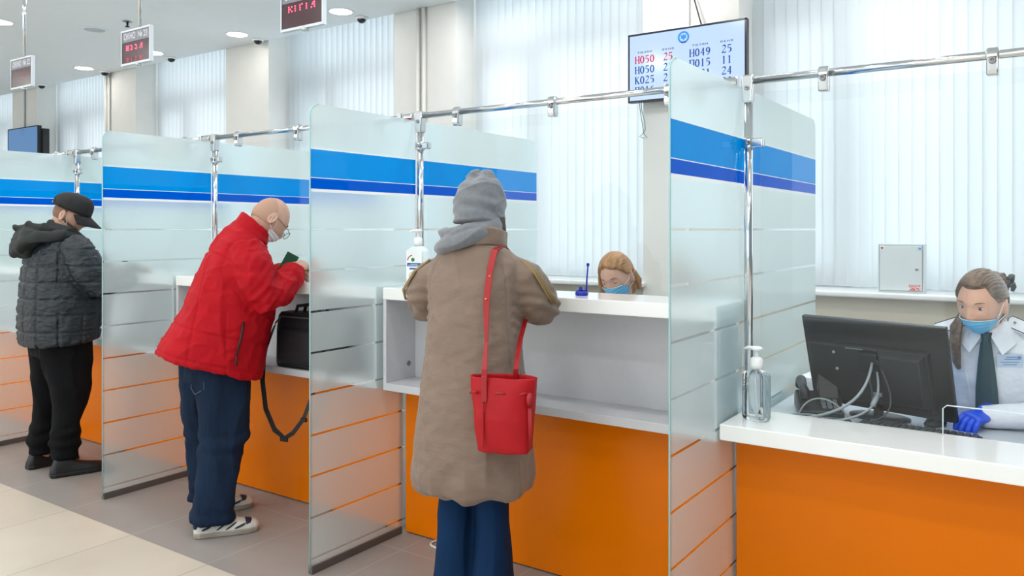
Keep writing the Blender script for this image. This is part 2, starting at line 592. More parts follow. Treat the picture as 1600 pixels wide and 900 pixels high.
# ------------------------------------------------------------------ frosted and printed glass of the partitions
def partition_mat():
    m, nt, out = new_mat('printed_frosted_glass')
    g = N(nt, 'ShaderNodeNewGeometry')
    sp = N(nt, 'ShaderNodeSeparateXYZ')
    nt.links.new(g.outputs['Position'], sp.inputs['Vector'])
    z = sp.outputs['Z']
    def mth(op, a, b=None):
        n = N(nt, 'ShaderNodeMath', operation=op)
        for i, q in enumerate((a, b)):
            if q is None:
                continue
            if isinstance(q, (int, float)):
                n.inputs[i].default_value = q
            else:
                nt.links.new(q, n.inputs[i])
        return n.outputs[0]
    def band(a, b):
        return mth('MULTIPLY', mth('GREATER_THAN', z, a), mth('LESS_THAN', z, b))
    light = band(1.728, 1.851)
    dark = band(1.678, 1.725)
    lines = mth('ADD', mth('ADD', band(1.851, 1.857), band(1.725, 1.728)), band(1.665, 1.678))
    fr = mth('FRACT', mth('DIVIDE', mth('SUBTRACT', 1.5 + 0.0045 + 0.1793, z), 0.1793))
    stripes = mth('MULTIPLY', mth('LESS_THAN', fr, 0.05), mth('LESS_THAN', z, 1.52))
    # frosted film
    dif = N(nt, 'ShaderNodeBsdfDiffuse'); dif.inputs['Color'].default_value = (0.67, 0.84, 0.87, 1)
    tr = N(nt, 'ShaderNodeBsdfTranslucent'); tr.inputs['Color'].default_value = (0.86, 0.93, 0.95, 1)
    rf = N(nt, 'ShaderNodeBsdfRefraction'); rf.inputs['Color'].default_value = (0.89, 0.98, 0.99, 1)
    rf.inputs['Roughness'].default_value = 0.48; rf.inputs['IOR'].default_value = 1.14
    a = N(nt, 'ShaderNodeMixShader'); a.inputs[0].default_value = 0.35
    nt.links.new(dif.outputs[0], a.inputs[1]); nt.links.new(tr.outputs[0], a.inputs[2])
    fro = N(nt, 'ShaderNodeMixShader'); fro.inputs[0].default_value = 0.48
    nt.links.new(a.outputs[0], fro.inputs[1]); nt.links.new(rf.outputs[0], fro.inputs[2])
    # clear stripes
    cl = N(nt, 'ShaderNodeBsdfTransparent'); cl.inputs['Color'].default_value = (0.93, 0.965, 0.96, 1)
    s1 = N(nt, 'ShaderNodeMixShader')
    nt.links.new(stripes, s1.inputs[0]); nt.links.new(fro.outputs[0], s1.inputs[1]); nt.links.new(cl.outputs[0], s1.inputs[2])
    # printed films
    def film(col, trn):
        d = N(nt, 'ShaderNodeBsdfDiffuse'); d.inputs['Color'].default_value = col
        t = N(nt, 'ShaderNodeBsdfTranslucent'); t.inputs['Color'].default_value = col
        x = N(nt, 'ShaderNodeMixShader'); x.inputs[0].default_value = trn
        nt.links.new(d.outputs[0], x.inputs[1]); nt.links.new(t.outputs[0], x.inputs[2])
        return x.outputs[0]
    prev = s1.outputs[0]
    for mask, sh in ((light, film(C(0, 148, 234), 0.35)), (dark, film(C(0, 92, 214), 0.35)), (lines, film((0.9, 0.94, 0.95, 1), 0.5))):
        x = N(nt, 'ShaderNodeMixShader')
        nt.links.new(mask, x.inputs[0]); nt.links.new(prev, x.inputs[1]); nt.links.new(sh, x.inputs[2])
        prev = x.outputs[0]
    gl = N(nt, 'ShaderNodeBsdfGlossy'); gl.inputs['Roughness'].default_value = 0.03
    mu = schlick(nt, 0.04, 0.4)
    fin = N(nt, 'ShaderNodeMixShader')
    nt.links.new(mu, fin.inputs[0]); nt.links.new(prev, fin.inputs[1]); nt.links.new(gl.outputs[0], fin.inputs[2])
    inner = N(nt, 'ShaderNodeBsdfTransparent')                       # the film lies on the outer faces only
    last = N(nt, 'ShaderNodeMixShader')
    nt.links.new(g.outputs['Backfacing'], last.inputs[0]); nt.links.new(fin.outputs[0], last.inputs[1]); nt.links.new(inner.outputs[0], last.inputs[2])
    nt.links.new(last.outputs[0], out.inputs['Surface'])
    return m
PART = partition_mat()
GLASS_PALE = mat('ground_glass_edge', C(226, 236, 238), 0.3)
EDGE = mat('glass_edge', C(168, 208, 210), 0.15, var=0.02)

YF, YE, YP = 2.355, 4.17, 3.05
ZTOP = 2.05
ZR = 2.073
PX = {1: -6.043, 2: -4.373, 3: -2.681, 4: -1.012, 0: -7.72}

def round_rect(y0, y1, z0, z1, r, corners):
    pts = []
    def arc(cy, cz, a0):
        for k in range(7):
            a = a0 + k * PI / 12
            pts.append((cy + r * math.cos(a), cz + r * math.sin(a)))
    pts.append((y0, z0)); pts.append((y1, z0))
    if 'r' in corners:
        arc(y1 - r, z1 - r, 0)
    else:
        pts.append((y1, z1))
    if 'l' in corners:
        arc(y0 + r, z1 - r, PI / 2)
    else:
        pts.append((y0, z1))
    return pts

def partition(k, foot, clampz, label):
    t = thing('glass_partition', label, 'partition', (PX[k], YF, 0), 0, 'frosted glass partitions between the service windows')
    h = 0.004
    MB().prism(round_rect(0, YP - 0.012 - YF, 0.02, ZTOP, 0.05, 'l'), 'x', -h, h).build('public_pane', PART, t)
    MB().prism(round_rect(YP + 0.012 - YF, YE - YF, 0.02, ZTOP, 0.05, 'r'), 'x', -h, h).build('staff_pane', PART, t)
    ed = round_rect(0, 0.5, 0.02, ZTOP, 0.05, 'l')
    arc = [p for p in ed if p[0] <= 0.051][::-1]
    MB().tube([(0, -0.001, 0.02)] + [(0, p[0] - 0.001, p[1]) for p in ed[3:][::-1]], 0.0036, 8).build('polished_edge', EDGE, t, True)
    MB().box(-0.012, 0.012, 0.0, 0.575, 0, 0.035).build('base_channel', DARKMETAL, t, bevel=0.002)
    MB().box(-0.012, 0.012, 0.72, YE - YF, 0, 0.03).build('base_channel', DARKMETAL, t, bevel=0.002)
    # post on the right-hand face
    px, py = 0.026, YP - YF
    p = MB().lathe([(0.0165, foot), (0.0165, ZR - 0.02)], (px, py, 0), 20).build('post', CHROME, t, True)
    MB().lathe([(0.028, foot), (0.028, foot + 0.008), (0.02, foot + 0.03), (0.017, foot + 0.03)], (px, py, 0), 20).build('foot_flange', CHROME, p, True)
    b = MB()
    b.loft([[(px + sx * wd, py + sy * 0.021, zz) for sx, sy in ((-1, -1), (1, -1), (1, 1), (-1, 1))] for wd, zz in ((0.017, ZR - 0.085), (0.024, ZR - 0.01), (0.022, ZR + 0.022))])
    hd = b.build('post_bracket', CHROME, t, bevel=0.006, seg=3)
    MB().lathe([(0.001, 0), (0.009, 0), (0.009, 0.004), (0.005, 0.004), (0.004, 0.001)], M=Matrix.Translation((px, py - 0.0215, ZR - 0.03)) @ Matrix.Rotation(R(90), 4, 'X'), n=14).build('screw', STEEL, hd, True)
    # clamps that hold the pane to the post
    for cz in (clampz, 1.28 if foot < 1 else 1.45):
        c = MB()
        c.lathe([(0.027, -0.02), (0.027, 0.02)], (px, py, cz), 18)
        c.box(px, px + 0.062, py - 0.02, py + 0.014, cz - 0.017, cz + 0.017)
        if cz == clampz:
            cl = c.build('clamp', CHROME, t, bevel=0.006, seg=3)
            MB().lathe([(0.001, 0), (0.01, 0), (0.01, 0.005), (0.005, 0.005), (0.004, 0.001)], M=Matrix.Translation((px + 0.008, py - 0.027, cz)) @ Matrix.Rotation(R(90), 4, 'X'), n=14).build('screw', STEEL, cl, True)
    k2 = MB()
    k2.lathe([(0.022, -0.03), (0.022, 0.03)], M=Matrix.Translation((-0.045, py, ZR)) @ Matrix.Rotation(R(90), 4, 'Y'), n=16)
    k2.box(-0.12, -0.09, py - 0.02, py + 0.02, ZR - 0.024, ZR + 0.022)
    k2.build('rail_socket', CHROME, t, bevel=0.004)
    return t
partition(0, 1.222, 1.93, 'frosted glass partition farthest left, behind the one beside the man in black')
partition(1, 1.222, 1.93, 'frosted glass partition with blue band left of the man in the black cap')
partition(2, 1.222, 1.935, 'frosted glass partition with blue band between the man in black and the man in red')
partition(3, 1.222, 1.92, 'frosted glass partition with blue band between the red jacket and the beige coat')
partition(4, 0.803, 1.832, 'frosted glass partition with blue band beside the low counter, nearest the camera')

def screen(x0, x1, zb, clamps, label, cut=None):
    t = thing('glass_screen', label, 'glass screen', (x0, YP, 0), 0, 'clear glass screens hung from chrome rails')
    L = x1 - x0
    MB().tube([(0.05, 0, ZR), (L - 0.09 + 0.02, 0, ZR)], 0.0145, 16).build('rail', CHROME, t, True)
    z1 = ZR - 0.05
    if cut:
        a, b, zc = cut
        poly = [(0.075, zb), (a, zb), (a, zc - 0.012), (a + 0.012, zc), (b - 0.012, zc), (b, zc - 0.012), (b, zb), (L - 0.05, zb), (L - 0.05, z1), (0.075, z1)]
    else:
        poly = [(0.075, zb), (L - 0.05, zb), (L - 0.05, z1), (0.075, z1)]
    MB().prism(poly, 'y', -0.004, 0.004).build('pane', PGLASS, t)
    if cut:
        MB().tube([(a, 0, zb), (a, 0, zc - 0.012), (a + 0.012, 0, zc), (b - 0.012, 0, zc), (b, 0, zc - 0.012), (b, 0, zb)], 0.0022, 6).build('cut_edge', GLASS_PALE, t, True)
    for cx in clamps:
        c = MB()
        c.lathe([(0.025, -0.019), (0.025, 0.019)], M=Matrix.Translation((cx, 0, ZR)) @ Matrix.Rotation(R(90), 4, 'Y'), n=20)
        c.loft([[(cx + sx * 0.018, sy * wd, ZR + zz) for sx, sy in ((-1, -1), (1, -1), (1, 1), (-1, 1))] for wd, zz in ((0.018, -0.068), (0.022, -0.05), (0.02, -0.005))])
        cl = c.build('clamp', CHROME, t, bevel=0.006, seg=3)
        MB().lathe([(0.001, 0), (0.011, 0), (0.011, 0.006), (0.006, 0.006), (0.005, 0.001)], M=Matrix.Translation((cx, -0.024, ZR - 0.02)) @ Matrix.Rotation(R(90), 4, 'X'), n=14).build('screw', STEEL, cl, True)
    return t
screen(PX[0], PX[1], 1.224, (0.27, 0.82, 1.38), 'clear glass screen on a chrome rail at the farthest left counter')
screen(PX[1], PX[2], 1.224, (0.27, 0.82, 1.38), 'clear glass screen on a chrome rail in front of the man in black')
screen(PX[2], PX[3], 1.224, (0.26, 0.8, 1.38), 'clear glass screen on a chrome rail in front of the man in red')
screen(PX[3], PX[4], 1.224, (0.265, 0.81, 1.37), 'clear glass screen on a chrome rail before the red-haired clerk')
screen(PX[4], PX[4] + 1.68, 0.805, (0.305, 0.835, 1.37), 'clear glass screen with a pass-through cut-out before the dark-haired clerk', cut=(0.69, 1.12, 0.905))

# ------------------------------------------------------------------ counters
YO = 2.95        # orange face
def high_counter(x0, label, deep=True):
    L = 1.64
    t = thing('service_counter', label, 'counter', (x0 + 0.017, 0, 0), 0, 'tall white and orange service counters')
    MB().box(0.0, L, YO, YO + 0.03, 0.006, 0.73).build('front_panel', ORANGE, t, bevel=0.002)
    MB().box(0.03, L - 0.03, YO + 0.03, YO + 0.05, 0, 0.7).build('carcass', COUNTER_G, t)
    MB().box(0, L, 2.79, YO + 0.05, 0.731, 0.767).build('shelf', COUNTER_G, t, bevel=0.002)
    MB().box(0.02, L - 0.02, 3.0, 3.02, 0.767, 1.165).build('back_panel', COUNTER_G, t)
    for a in (0, L - 0.02):
        sp = MB().box(a, a + 0.02, 2.79, 3.02, 0.767, 1.165).build('side_panel', COUNTER_G, t, bevel=0.0015)
    MB().box(0.0, L, 2.787, 3.10, 1.165, 1.222).build('countertop', COUNTER_W, t, bevel=0.004, seg=3)
    MB().lathe([(0.001, 0), (0.012, 0), (0.012, 0.003), (0.001, 0.003)], M=Matrix.Translation((0.0205, 2.95, 0.84)) @ Matrix.Rotation(R(90), 4, 'Y'), n=14).build('screw_cap', mat('grey_cap', C(110, 112, 118), 0.5), t)
    MB().box(0.03, L - 0.03, 3.10, 3.75, 0.735, 0.76).build('staff_desktop', DESK_G, t, bevel=0.002)
    for a in (0.03, L - 0.055):
        MB().box(a, a + 0.025, 3.1, 3.72, 0, 0.735).build('desk_side', COUNTER_G, t)
    return t
high_counter(PX[0], 'tall white and orange counter at the far left end, hidden by the partitions')
high_counter(PX[1], 'tall white and orange counter the man in the black cap stands at')
high_counter(PX[2], 'tall white and orange counter the man in the red jacket leans on')
high_counter(PX[3], 'tall white and orange counter with open grey shelf before the woman in the coat')

t = thing('low_counter', 'low white-topped orange counter with the computer at the right', 'counter', (PX[4] + 0.012, 0, 0))
MB().box(0.0, 1.66, YO, YO + 0.03, 0.006, 0.745).build('front_panel', ORANGE, t, bevel=0.002)
MB().box(0.0, 1.66, 2.768, 3.075, 0.746, 0.803).build('countertop', COUNTER_W, t, bevel=0.004, seg=3)
MB().box(0.02, 1.66, 3.075, 3.55, 0.735, 0.762).box(0.02, 0.42, 3.55, 4.12, 0.735, 0.762).build('desktop', DESK_G, t, bevel=0.002)
for a in (0.02, 1.62):
    MB().box(a, a + 0.025, 2.99, 3.75, 0, 0.735).build('desk_side', COUNTER_G, t)

# ------------------------------------------------------------------ queue signs hanging from the ceiling
SIGN_F = mat('sign_frame_silver', C(196, 204, 210), 0.3, 0.5, var=0.02)
SIGN_H = mat('sign_header_grey', C(118, 120, 130), 0.4, var=0.02)
SIGN_S = mat('sign_dark_panel', C(66, 42, 50), 0.18, var=0.05)
SIGN_T = mat('sign_letter_grey', C(196, 198, 206), 0.4)
RED_E = mat('red_led', (0.8, 0.02, 0.05, 1), 0.4, emit=(1.0, 0.06, 0.12, 1), estr=3.2)
RED_D = mat('dim_red_led', (0.3, 0.02, 0.04, 1), 0.4, emit=(1.0, 0.05, 0.1, 1), estr=0.35)

def queue_sign(x, words, dots, dim, label):
    t = thing('queue_sign', label, 'sign', (x, 2.95, 2.72), 0, 'hanging ticket displays')
    W, Hh = 0.172, 0.118
    f = MB().box(-W + 0.003, W - 0.003, 0.0, 0.014, -Hh + 0.003, Hh - 0.003)
    for (a, b, c, d) in ((-W, W, Hh - 0.012, Hh), (-W, W, -Hh, -Hh + 0.014), (-W, -W + 0.009, -Hh + 0.0141, Hh - 0.0121), (W - 0.009, W, -Hh + 0.0141, Hh - 0.0121)):
        f.box(a, b, -0.010, 0.016, c, d)
    f.build('frame', SIGN_F, t)
    MB().box(-W + 0.009, W - 0.009, -0.006, 0.001, -Hh + 0.014, 0.037).build('led_panel', SIGN_S, t)
    MB().box(-W + 0.009, W - 0.009, -0.006, 0.001, 0.037, Hh - 0.012).build('header', SIGN_H, t)
    wd, num = words.split(' № ')
    for s_, xx, zz, sz in ((wd, -0.072, 0.071, 0.058), ('N', 0.044, 0.071, 0.058), ('o', 0.070, 0.076, 0.036), (num, 0.116, 0.071, 0.058)):
        text(s_, sz, SIGN_T, t, 'header_text', Matrix.Translation((xx, -0.0065, zz)) @ FRONT, bold=0.0012, depth=0.0008, sx=0.84)
    MB().box(0.062, 0.078, -0.0074, -0.006, 0.058, 0.0615).build('header_text', SIGN_T, t)
    for glyphs, m, nm, rr in ((dots, RED_E, 'lit_digit', 0.0046), (dim, RED_D, 'dim_digit', 0.0042)):
        for pts in glyphs:
            b = MB()
            for (px, pz) in pts:
                b.lathe([(0.0005, 0.0), (rr, 0.0), (rr, 0.0015), (0.0005, 0.0022)], M=Matrix.Translation((px, -0.006, pz)) @ Matrix.Rotation(R(90), 4, 'X'), n=8)
            b.build(nm, m, t)
    MB().tube([(0.028, 0.004, Hh), (0.028, 0.004, CEIL - 2.72 - 0.001)], 0.0135, 16).build('pole', CHROME, t, True)
    MB().lathe([(0.035, CEIL - 2.72 - 0.012), (0.035, CEIL - 2.72 - 0.001)], (0.028, 0.004, 0), 20).build('ceiling_flange', CHROME, t, True)
    MB().lathe([(0.022, -0.012), (0.026, 0.0)], (0.02, 0.004, -Hh - 0.001), 16).build('end_cap', CHROME, t, True)
    return t
DW = 0.024
def glyph_dots(cols, x0, z0, dx, dz):
    return [[(x0 + i * dx + a * dz, z0 + b * dz) for (a, b) in ch] for i, ch in enumerate(cols)]
K_ = [(0, 0), (0, 1), (0, 2), (2, 2), (1, 1), (2, 0)]
O_ = [(0, 0), (0, 1), (0, 2), (1.3, 0), (1.3, 2), (1.3, 1)]
I_ = [(0.5, 0), (0.5, 1), (0.5, 2)]
G_ = [(0, 0), (0, 1), (0, 2), (1.3, 2.3)]
A_ = [(0, 0), (0.6, 1.2), (1.2, 1.9), (1.9, 2.1), (1.9, 1), (1.9, 0)]
T_ = [(0, 0), (0, 1), (0, 2), (1, 0), (1, 1), (1, 2), (2, 0), (2, 1), (2, 2)]
Z_ = [(0, 2), (1, 1), (0.6, 1.9), (0, 0), (1, 0)]
queue_sign(-3.42, 'ОКНО № 24', glyph_dots([K_, I_, G_, I_, A_], -0.105, -0.012, 0.046, 0.0125), [], 'hanging red dot ticket display nearest the camera, cut off by the top edge')
queue_sign(-5.055, 'ОКНО № 23', glyph_dots([T_, Z_, Z_, A_], -0.11, -0.016, 0.054, 0.0125), glyph_dots([T_, I_, Z_, T_], -0.105, -0.09, 0.052, 0.009), 'hanging ticket display for window number 23 with red digits lit')
queue_sign(-6.655, 'ОКНО № 22', [], glyph_dots([I_, I_], 0.0, -0.03, 0.05, 0.008), 'hanging ticket display for window number 22 with no digits lit')

# ------------------------------------------------------------------ screens on the pillars
SCR = mat('screen_light', C(20, 24, 30), 0.12, var=0.0, emit=(0.50, 0.655, 0.90, 1), estr=0.95)
SCR_B = mat('screen_blue', C(20, 30, 50), 0.12, var=0.0, emit=(0.10, 0.24, 0.48, 1), estr=0.75)
TXT_B = mat('screen_text_blue', C(12, 16, 26), 0.5, var=0.0, emit=C(20, 84, 170), estr=0.8)
TXT_R = mat('screen_text_red', C(12, 16, 26), 0.5, var=0.0, emit=C(215, 20, 90), estr=0.8)
TXT_G = mat('screen_text_grey', C(12, 16, 26), 0.5, var=0.0, emit=C(90, 120, 165), estr=0.8)

SERIF = {'Н': (-0.31, 0.31), 'П': (-0.31, 0.31), 'К': (-0.27, 0.31), '1': (0.03,)}
def serif_text(s, size, m, parent, name, x, y, z, sx=0.92):
    """bold letters with slab feet, centred on x"""
    b = None
    adv = 0.60 * size * sx
    mb = MB()
    h = 0.36 * size
    tot = adv * len(s)
    for i, ch in enumerate(s):
        cx = x - tot / 2 + adv * (i + 0.5)
        th = 0.045 * size
        nx, ny = 0.088 * size, 0.04 * size
        def stroke(pts, wd):
            for k in range(len(pts) - 1):
                (xa, za), (xb, zb) = pts[k], pts[k + 1]
                w0 = wd[k] if isinstance(wd, list) else wd
                d = Vector((xb - xa, zb - za)); l = d.length
                if l < 1e-6: continue
                d /= l; n2 = Vector((-d.y, d.x)) * w0
                e = d * (w0 * 0.3)
                mb.prism([(cx + xa + n2.x - e.x, z + za + n2.y - e.y), (cx + xa - n2.x - e.x, z + za - n2.y - e.y), (cx + xb - n2.x + e.x, z + zb - n2.y + e.y), (cx + xb + n2.x + e.x, z + zb + n2.y + e.y)], 'y', y - 0.0012, y)
        W = 0.2 * size * sx
        TH, TN = 0.07 * size, 0.03 * size
        def serif(xx, zz):
            stroke([(xx - 0.1 * size * sx, zz), (xx + 0.1 * size * sx, zz)], TN * 0.8)
        if ch in 'НП':
            stroke([(-W, -h), (-W, h)], TH); stroke([(W, -h), (W, h)], TH)
            stroke([(-W, 0 if ch == 'Н' else h), (W, 0 if ch == 'Н' else h)], TN)
            for a in (-W, W):
                serif(a, -h)
                serif(a, h)
        elif ch == 'К':
            stroke([(-W, -h), (-W, h)], TH)
            stroke([(-W, 0), (W * 0.8, h)], TN); stroke([(-W * 0.5, 0.1 * h), (W, -h)], TH)
            for a, q in ((-W, -h), (-W, h), (W, -h)):
                serif(a, q)
        elif ch == '1':
            stroke([(0, -h), (0, h)], TH); stroke([(0, h), (-0.09 * size, 0.72 * h)], TN); serif(0, -h)
        elif ch == '0':
            P = [(W * 0.95 * math.sin(2 * PI * k / 20), h * math.cos(2 * PI * k / 20)) for k in range(21)]
            stroke(P, [TN + (TH - TN) * abs(math.sin(2 * PI * (k + .5) / 20)) for k in range(20)])
        elif ch == '2':
            P = [(-W, 0.5 * h)] + [(W * 0.9 * math.sin(a), 0.45 * h + 0.55 * h * math.cos(a)) for a in [(-1.2 + 0.35 * k) for k in range(9)]] + [(-W, -0.95 * h)]
            stroke(P[1:], [TN, TN, TN, TH * .8, TH, TH, TH * .9, TN, TN]); stroke([(-W, -0.93 * h), (W, -0.93 * h)], TH * 0.8); stroke([(W, -h), (W, -0.7 * h)], TN)
        elif ch == '5':
            stroke([(-W * 0.7, 0.95 * h), (W * 0.9, 0.95 * h)], TH * 0.8); stroke([(-W * 0.7, h), (-W * 0.8, 0.15 * h)], TN)
            P = [(-W * 0.8, 0.12 * h)] + [(W * 0.9 * math.sin(a) - 0.1 * W, -0.35 * h + 0.6 * h * math.cos(a)) for a in [(-0.2 + 0.38 * k) for k in range(11)]]
            stroke(P, [TN, TN, TN, TH * .8, TH, TH, TH, TH * .8, TN, TN, TN])
        elif ch == '9':
            P = [(W * 0.85 * math.sin(2 * PI * k / 16), 0.4 * h + 0.58 * h * math.cos(2 * PI * k / 16)) for k in range(17)]
            stroke(P, [TN + (TH - TN) * abs(math.sin(2 * PI * (k + .5) / 16)) for k in range(16)])
            stroke([(W * 0.85, 0.4 * h), (W * 0.75, -0.2 * h), (W * 0.2, -0.8 * h), (-W * 0.7, -h)], [TH, TH * .8, TN])
        elif ch == '6':
            P = [(W * 0.85 * math.sin(2 * PI * k / 16), -0.4 * h + 0.58 * h * math.cos(2 * PI * k / 16)) for k in range(17)]
            stroke(P, [TN + (TH - TN) * abs(math.sin(2 * PI * (k + .5) / 16)) for k in range(16)])
            stroke([(-W * 0.85, -0.4 * h), (-W * 0.75, 0.2 * h), (-W * 0.2, 0.8 * h), (W * 0.7, h)], [TH, TH * .8, TN])
        elif ch in 'талонк':
            hx = 0.26 * size
            zt, zb = hx - h, -h
            zm = (zt + zb) / 2
            if ch == 'т':
                stroke([(0, zb), (0, zt)], TH * .8); stroke([(-W, zt), (W, zt)], TN); serif(0, zb); stroke([(-W, zt), (-W, zt - hx * .3)], TN); stroke([(W, zt), (W, zt - hx * .3)], TN)
            elif ch == 'н':
                stroke([(-W * .8, zb), (-W * .8, zt)], TH * .8); stroke([(W * .8, zb), (W * .8, zt)], TH * .8); stroke([(-W * .8, zm), (W * .8, zm)], TN)
            elif ch == 'л':
                stroke([(W * .8, zb), (W * .8, zt)], TH * .8); stroke([(-W * .3, zt), (W * .8, zt)], TN); stroke([(-W * .3, zt), (-W * .5, zm), (-W, zb)], TN)
            elif ch == 'к':
                stroke([(-W * .7, zb), (-W * .7, zt)], TH * .8); stroke([(-W * .6, zm), (W * .8, zt)], TN); stroke([(-W * .3, zm), (W * .9, zb)], TH * .7)
            else:
                cx2 = -0.1 * W if ch == 'а' else 0.0
                P = [(cx2 + W * 0.8 * math.sin(2 * PI * k / 14), zm + hx * 0.5 * math.cos(2 * PI * k / 14)) for k in range(15)]
                stroke(P, [TN + (TH * .8 - TN) * abs(math.sin(2 * PI * (k + .5) / 14)) for k in range(14)])
                if ch == 'а':
                    stroke([(W * .75, zb), (W * .75, zt)], TH * .7)
        elif ch == '4':
            stroke([(W * 0.4, -h), (W * 0.4, h)], TH); stroke([(W * 0.4, h), (-W, -0.35 * h), (W, -0.35 * h)], [TN, TN])
    return mb.build(name, m, parent)

t = thing('queue_screen', 'black-framed queue screen with ticket and window numbers on the pillar', 'screen', (-2.274, 5.575, 2.735))
MB().box(-0.462, 0.462, 0.004, 0.045, -0.262, 0.262).build('housing', BLACKP, t, bevel=0.004)
MB().box(-0.25, 0.25, 0.045, 0.124, -0.14, 0.14).build('wall_mount', BLACKP, t, bevel=0.004)
fr = MB()
for (a, b, c, d) in ((-0.462, 0.462, 0.248, 0.262), (-0.462, 0.462, -0.262, -0.247), (-0.462, -0.45, -0.262, 0.262), (0.446, 0.462, -0.262, 0.262)):
    fr.box(a, b, -0.008, 0.006, c, d)
fr.build('bezel', mat('navy_black_bezel', C(16, 26, 48), 0.2), t, bevel=0.002)
MB().box(-0.451, 0.447, -0.002, 0.005, -0.248, 0.249).build('display', SCR, t)
for xx, sg in ((-0.325, 'талон'), (-0.135, 'окно'), (0.115, 'талон'), (0.315, 'окно')):
    serif_text(sg, 0.046, TXT_G, t, 'column_heading', xx, -0.002, 0.128)
rows = [('Н050', '25', 'Н049', '25', TXT_R), ('Н050', '25', 'П015', '11', TXT_B), ('К025', '24', 'П021', '24', TXT_B), ('П016', '11', 'К024', '22', TXT_B)]
for i, (a, b, c, d, m0) in enumerate(rows):
    zz = 0.062 - 0.078 * i
    for xx, s, m1 in ((-0.325, a, m0), (-0.135, b, m0), (0.115, c, TXT_B), (0.315, d, TXT_B)):
        serif_text(s, 0.074, m1, t, 'ticket_number', xx, -0.002, zz)
em = MB()
def ring2(b, cx, cz, r0, r1, y, n=36):
    vs = []
    for k in range(n):
        a = 2 * PI * k / n
        for r in (r0, r1):
            for yy in (y - 0.0012, y):
                vs.append((cx + r * math.cos(a), yy, cz + r * math.sin(a)))
    fs = []
    for k in range(n):
        p, q = 4 * k, 4 * ((k + 1) % n)
        fs += [(p, p + 2, q + 2, q), (p + 1, q + 1, q + 3, p + 3), (p, q, q + 1, p + 1), (p + 2, p + 3, q + 3, q + 2)]
    b.add(vs, fs)
ring2(em, -0.012, 0.188, 0.031, 0.045, -0.002)
em.prism([(-0.012 + x * 0.026, 0.188 + z * 0.026) for x, z in ((0, 1), (.25, .5), (.95, .75), (.7, .1), (.9, -.4), (.35, -.35), (0, -1), (-.35, -.35), (-.9, -.4), (-.7, .1), (-.95, .75), (-.25, .5))], 'y', -0.0032, -0.002)
em.build('emblem', mat('emblem_blue', C(20, 110, 175), 0.5, var=0, emit=C(20, 110, 180), estr=0.5), t)
MB().prism([(-0.03, 0.146), (0.006, 0.146), (0.012, 0.156), (-0.036, 0.156)], 'y', -0.0034, -0.0021).build('emblem_ribbon', mat('ribbon_navy', C(20, 45, 100), 0.5, emit=C(20, 45, 100), estr=0.4), t)
t = thing('power_cable', 'black cable coming down the pillar to the top of the queue screen', 'cable', (-2.28, 5.66, 3.55))
MB().tube([(-0.0, 0.0, 0.028), (0.0, 0.005, -0.15), (0.03, 0.01, -0.3), (0.075, 0.0, -0.45), (0.11, -0.03, -0.54), (0.115, -0.042, -0.62)], 0.006, 8).build('cable', BLACKP, t, True)
t = thing('thin_cord', 'thin dark cord dangling below the lower left corner of the queue screen', 'cord', (-2.66, 5.64, 2.47))
MB().tube([(0, 0, 0.02), (0.005, 0, -0.05), (0.03, 0, -0.14), (0.035, 0, -0.2), (0.01, 0, -0.235), (-0.015, 0, -0.25), (0.02, 0, -0.265), (0.05, 0, -0.262), (0.025, 0, -0.235), (0.015, 0, -0.18), (0.0, 0, -0.1), (-0.01, 0, -0.03), (-0.012, 0, 0.02)], 0.0028, 6).build('cord', mat('teal_cord', C(70, 110, 120), 0.5), t, True)

t = thing('wall_screen', 'small blue wall screen high on the far left pillar', 'screen', (-12.52, 5.56, 2.735))
MB().box(-0.46, 0.46, 0.004, 0.05, -0.262, 0.262).build('housing', BLACKP, t, bevel=0.004)
MB().box(0.1, 0.5, 0.05, 0.138, -0.22, 0.22).build('wall_mount', BLACKP, t, bevel=0.004)
fr = MB()
for (a, b, c, d) in ((-0.46, 0.46, 0.248, 0.262), (-0.46, 0.46, -0.262, -0.247), (-0.46, -0.448, -0.262, 0.262), (0.446, 0.46, -0.262, 0.262)):
    fr.box(a, b, -0.008, 0.006, c, d)
fr.build('bezel', BLACKP, t, bevel=0.002)
MB().box(-0.45, 0.447, -0.002, 0.005, -0.248, 0.249).build('display', SCR_B, t)
em = MB(); ring2(em, 0, 0.19, 0.03, 0.042, -0.002); em.build('emblem', TXT_G, t)

# ------------------------------------------------------------------ things on the counters
def bottle_glass():
    m, nt, out = new_mat('clear_gel_plastic')
    p = N(nt, 'ShaderNodeBsdfPrincipled')
    p.inputs['Base Color'].default_value = (0.96, 0.985, 0.99, 1)
    p.inputs['Roughness'].default_value = 0.03
    p.inputs['IOR'].default_value = 1.33
    p.inputs['Transmission Weight'].default_value = 1.0
    nt.links.new(p.outputs[0], out.inputs['Surface'])
    return m
GEL = bottle_glass()
def pump(t, z, s=1.0):
    c = MB().lathe([(0.001, z), (0.022 * s, z), (0.022 * s, z + 0.012), (0.0215 * s, z + 0.034), (0.014 * s, z + 0.04), (0.0065 * s, z + 0.042), (0.0065 * s, z + 0.064)], n=20).build('pump_collar', WHITEP, t, True)
    b = MB()
    b.lathe([(0.007, z + 0.062), (0.02, z + 0.068), (0.022, z + 0.073), (0.014, z + 0.078), (0.001, z + 0.079)], n=20)
    b.tube([(0.0, 0, z + 0.071), (-0.03, -0.008, z + 0.072), (-0.043, -0.012, z + 0.066)], [0.008, 0.006, 0.0045], 10)
    b.build('pump_head', WHITEP, t, True)

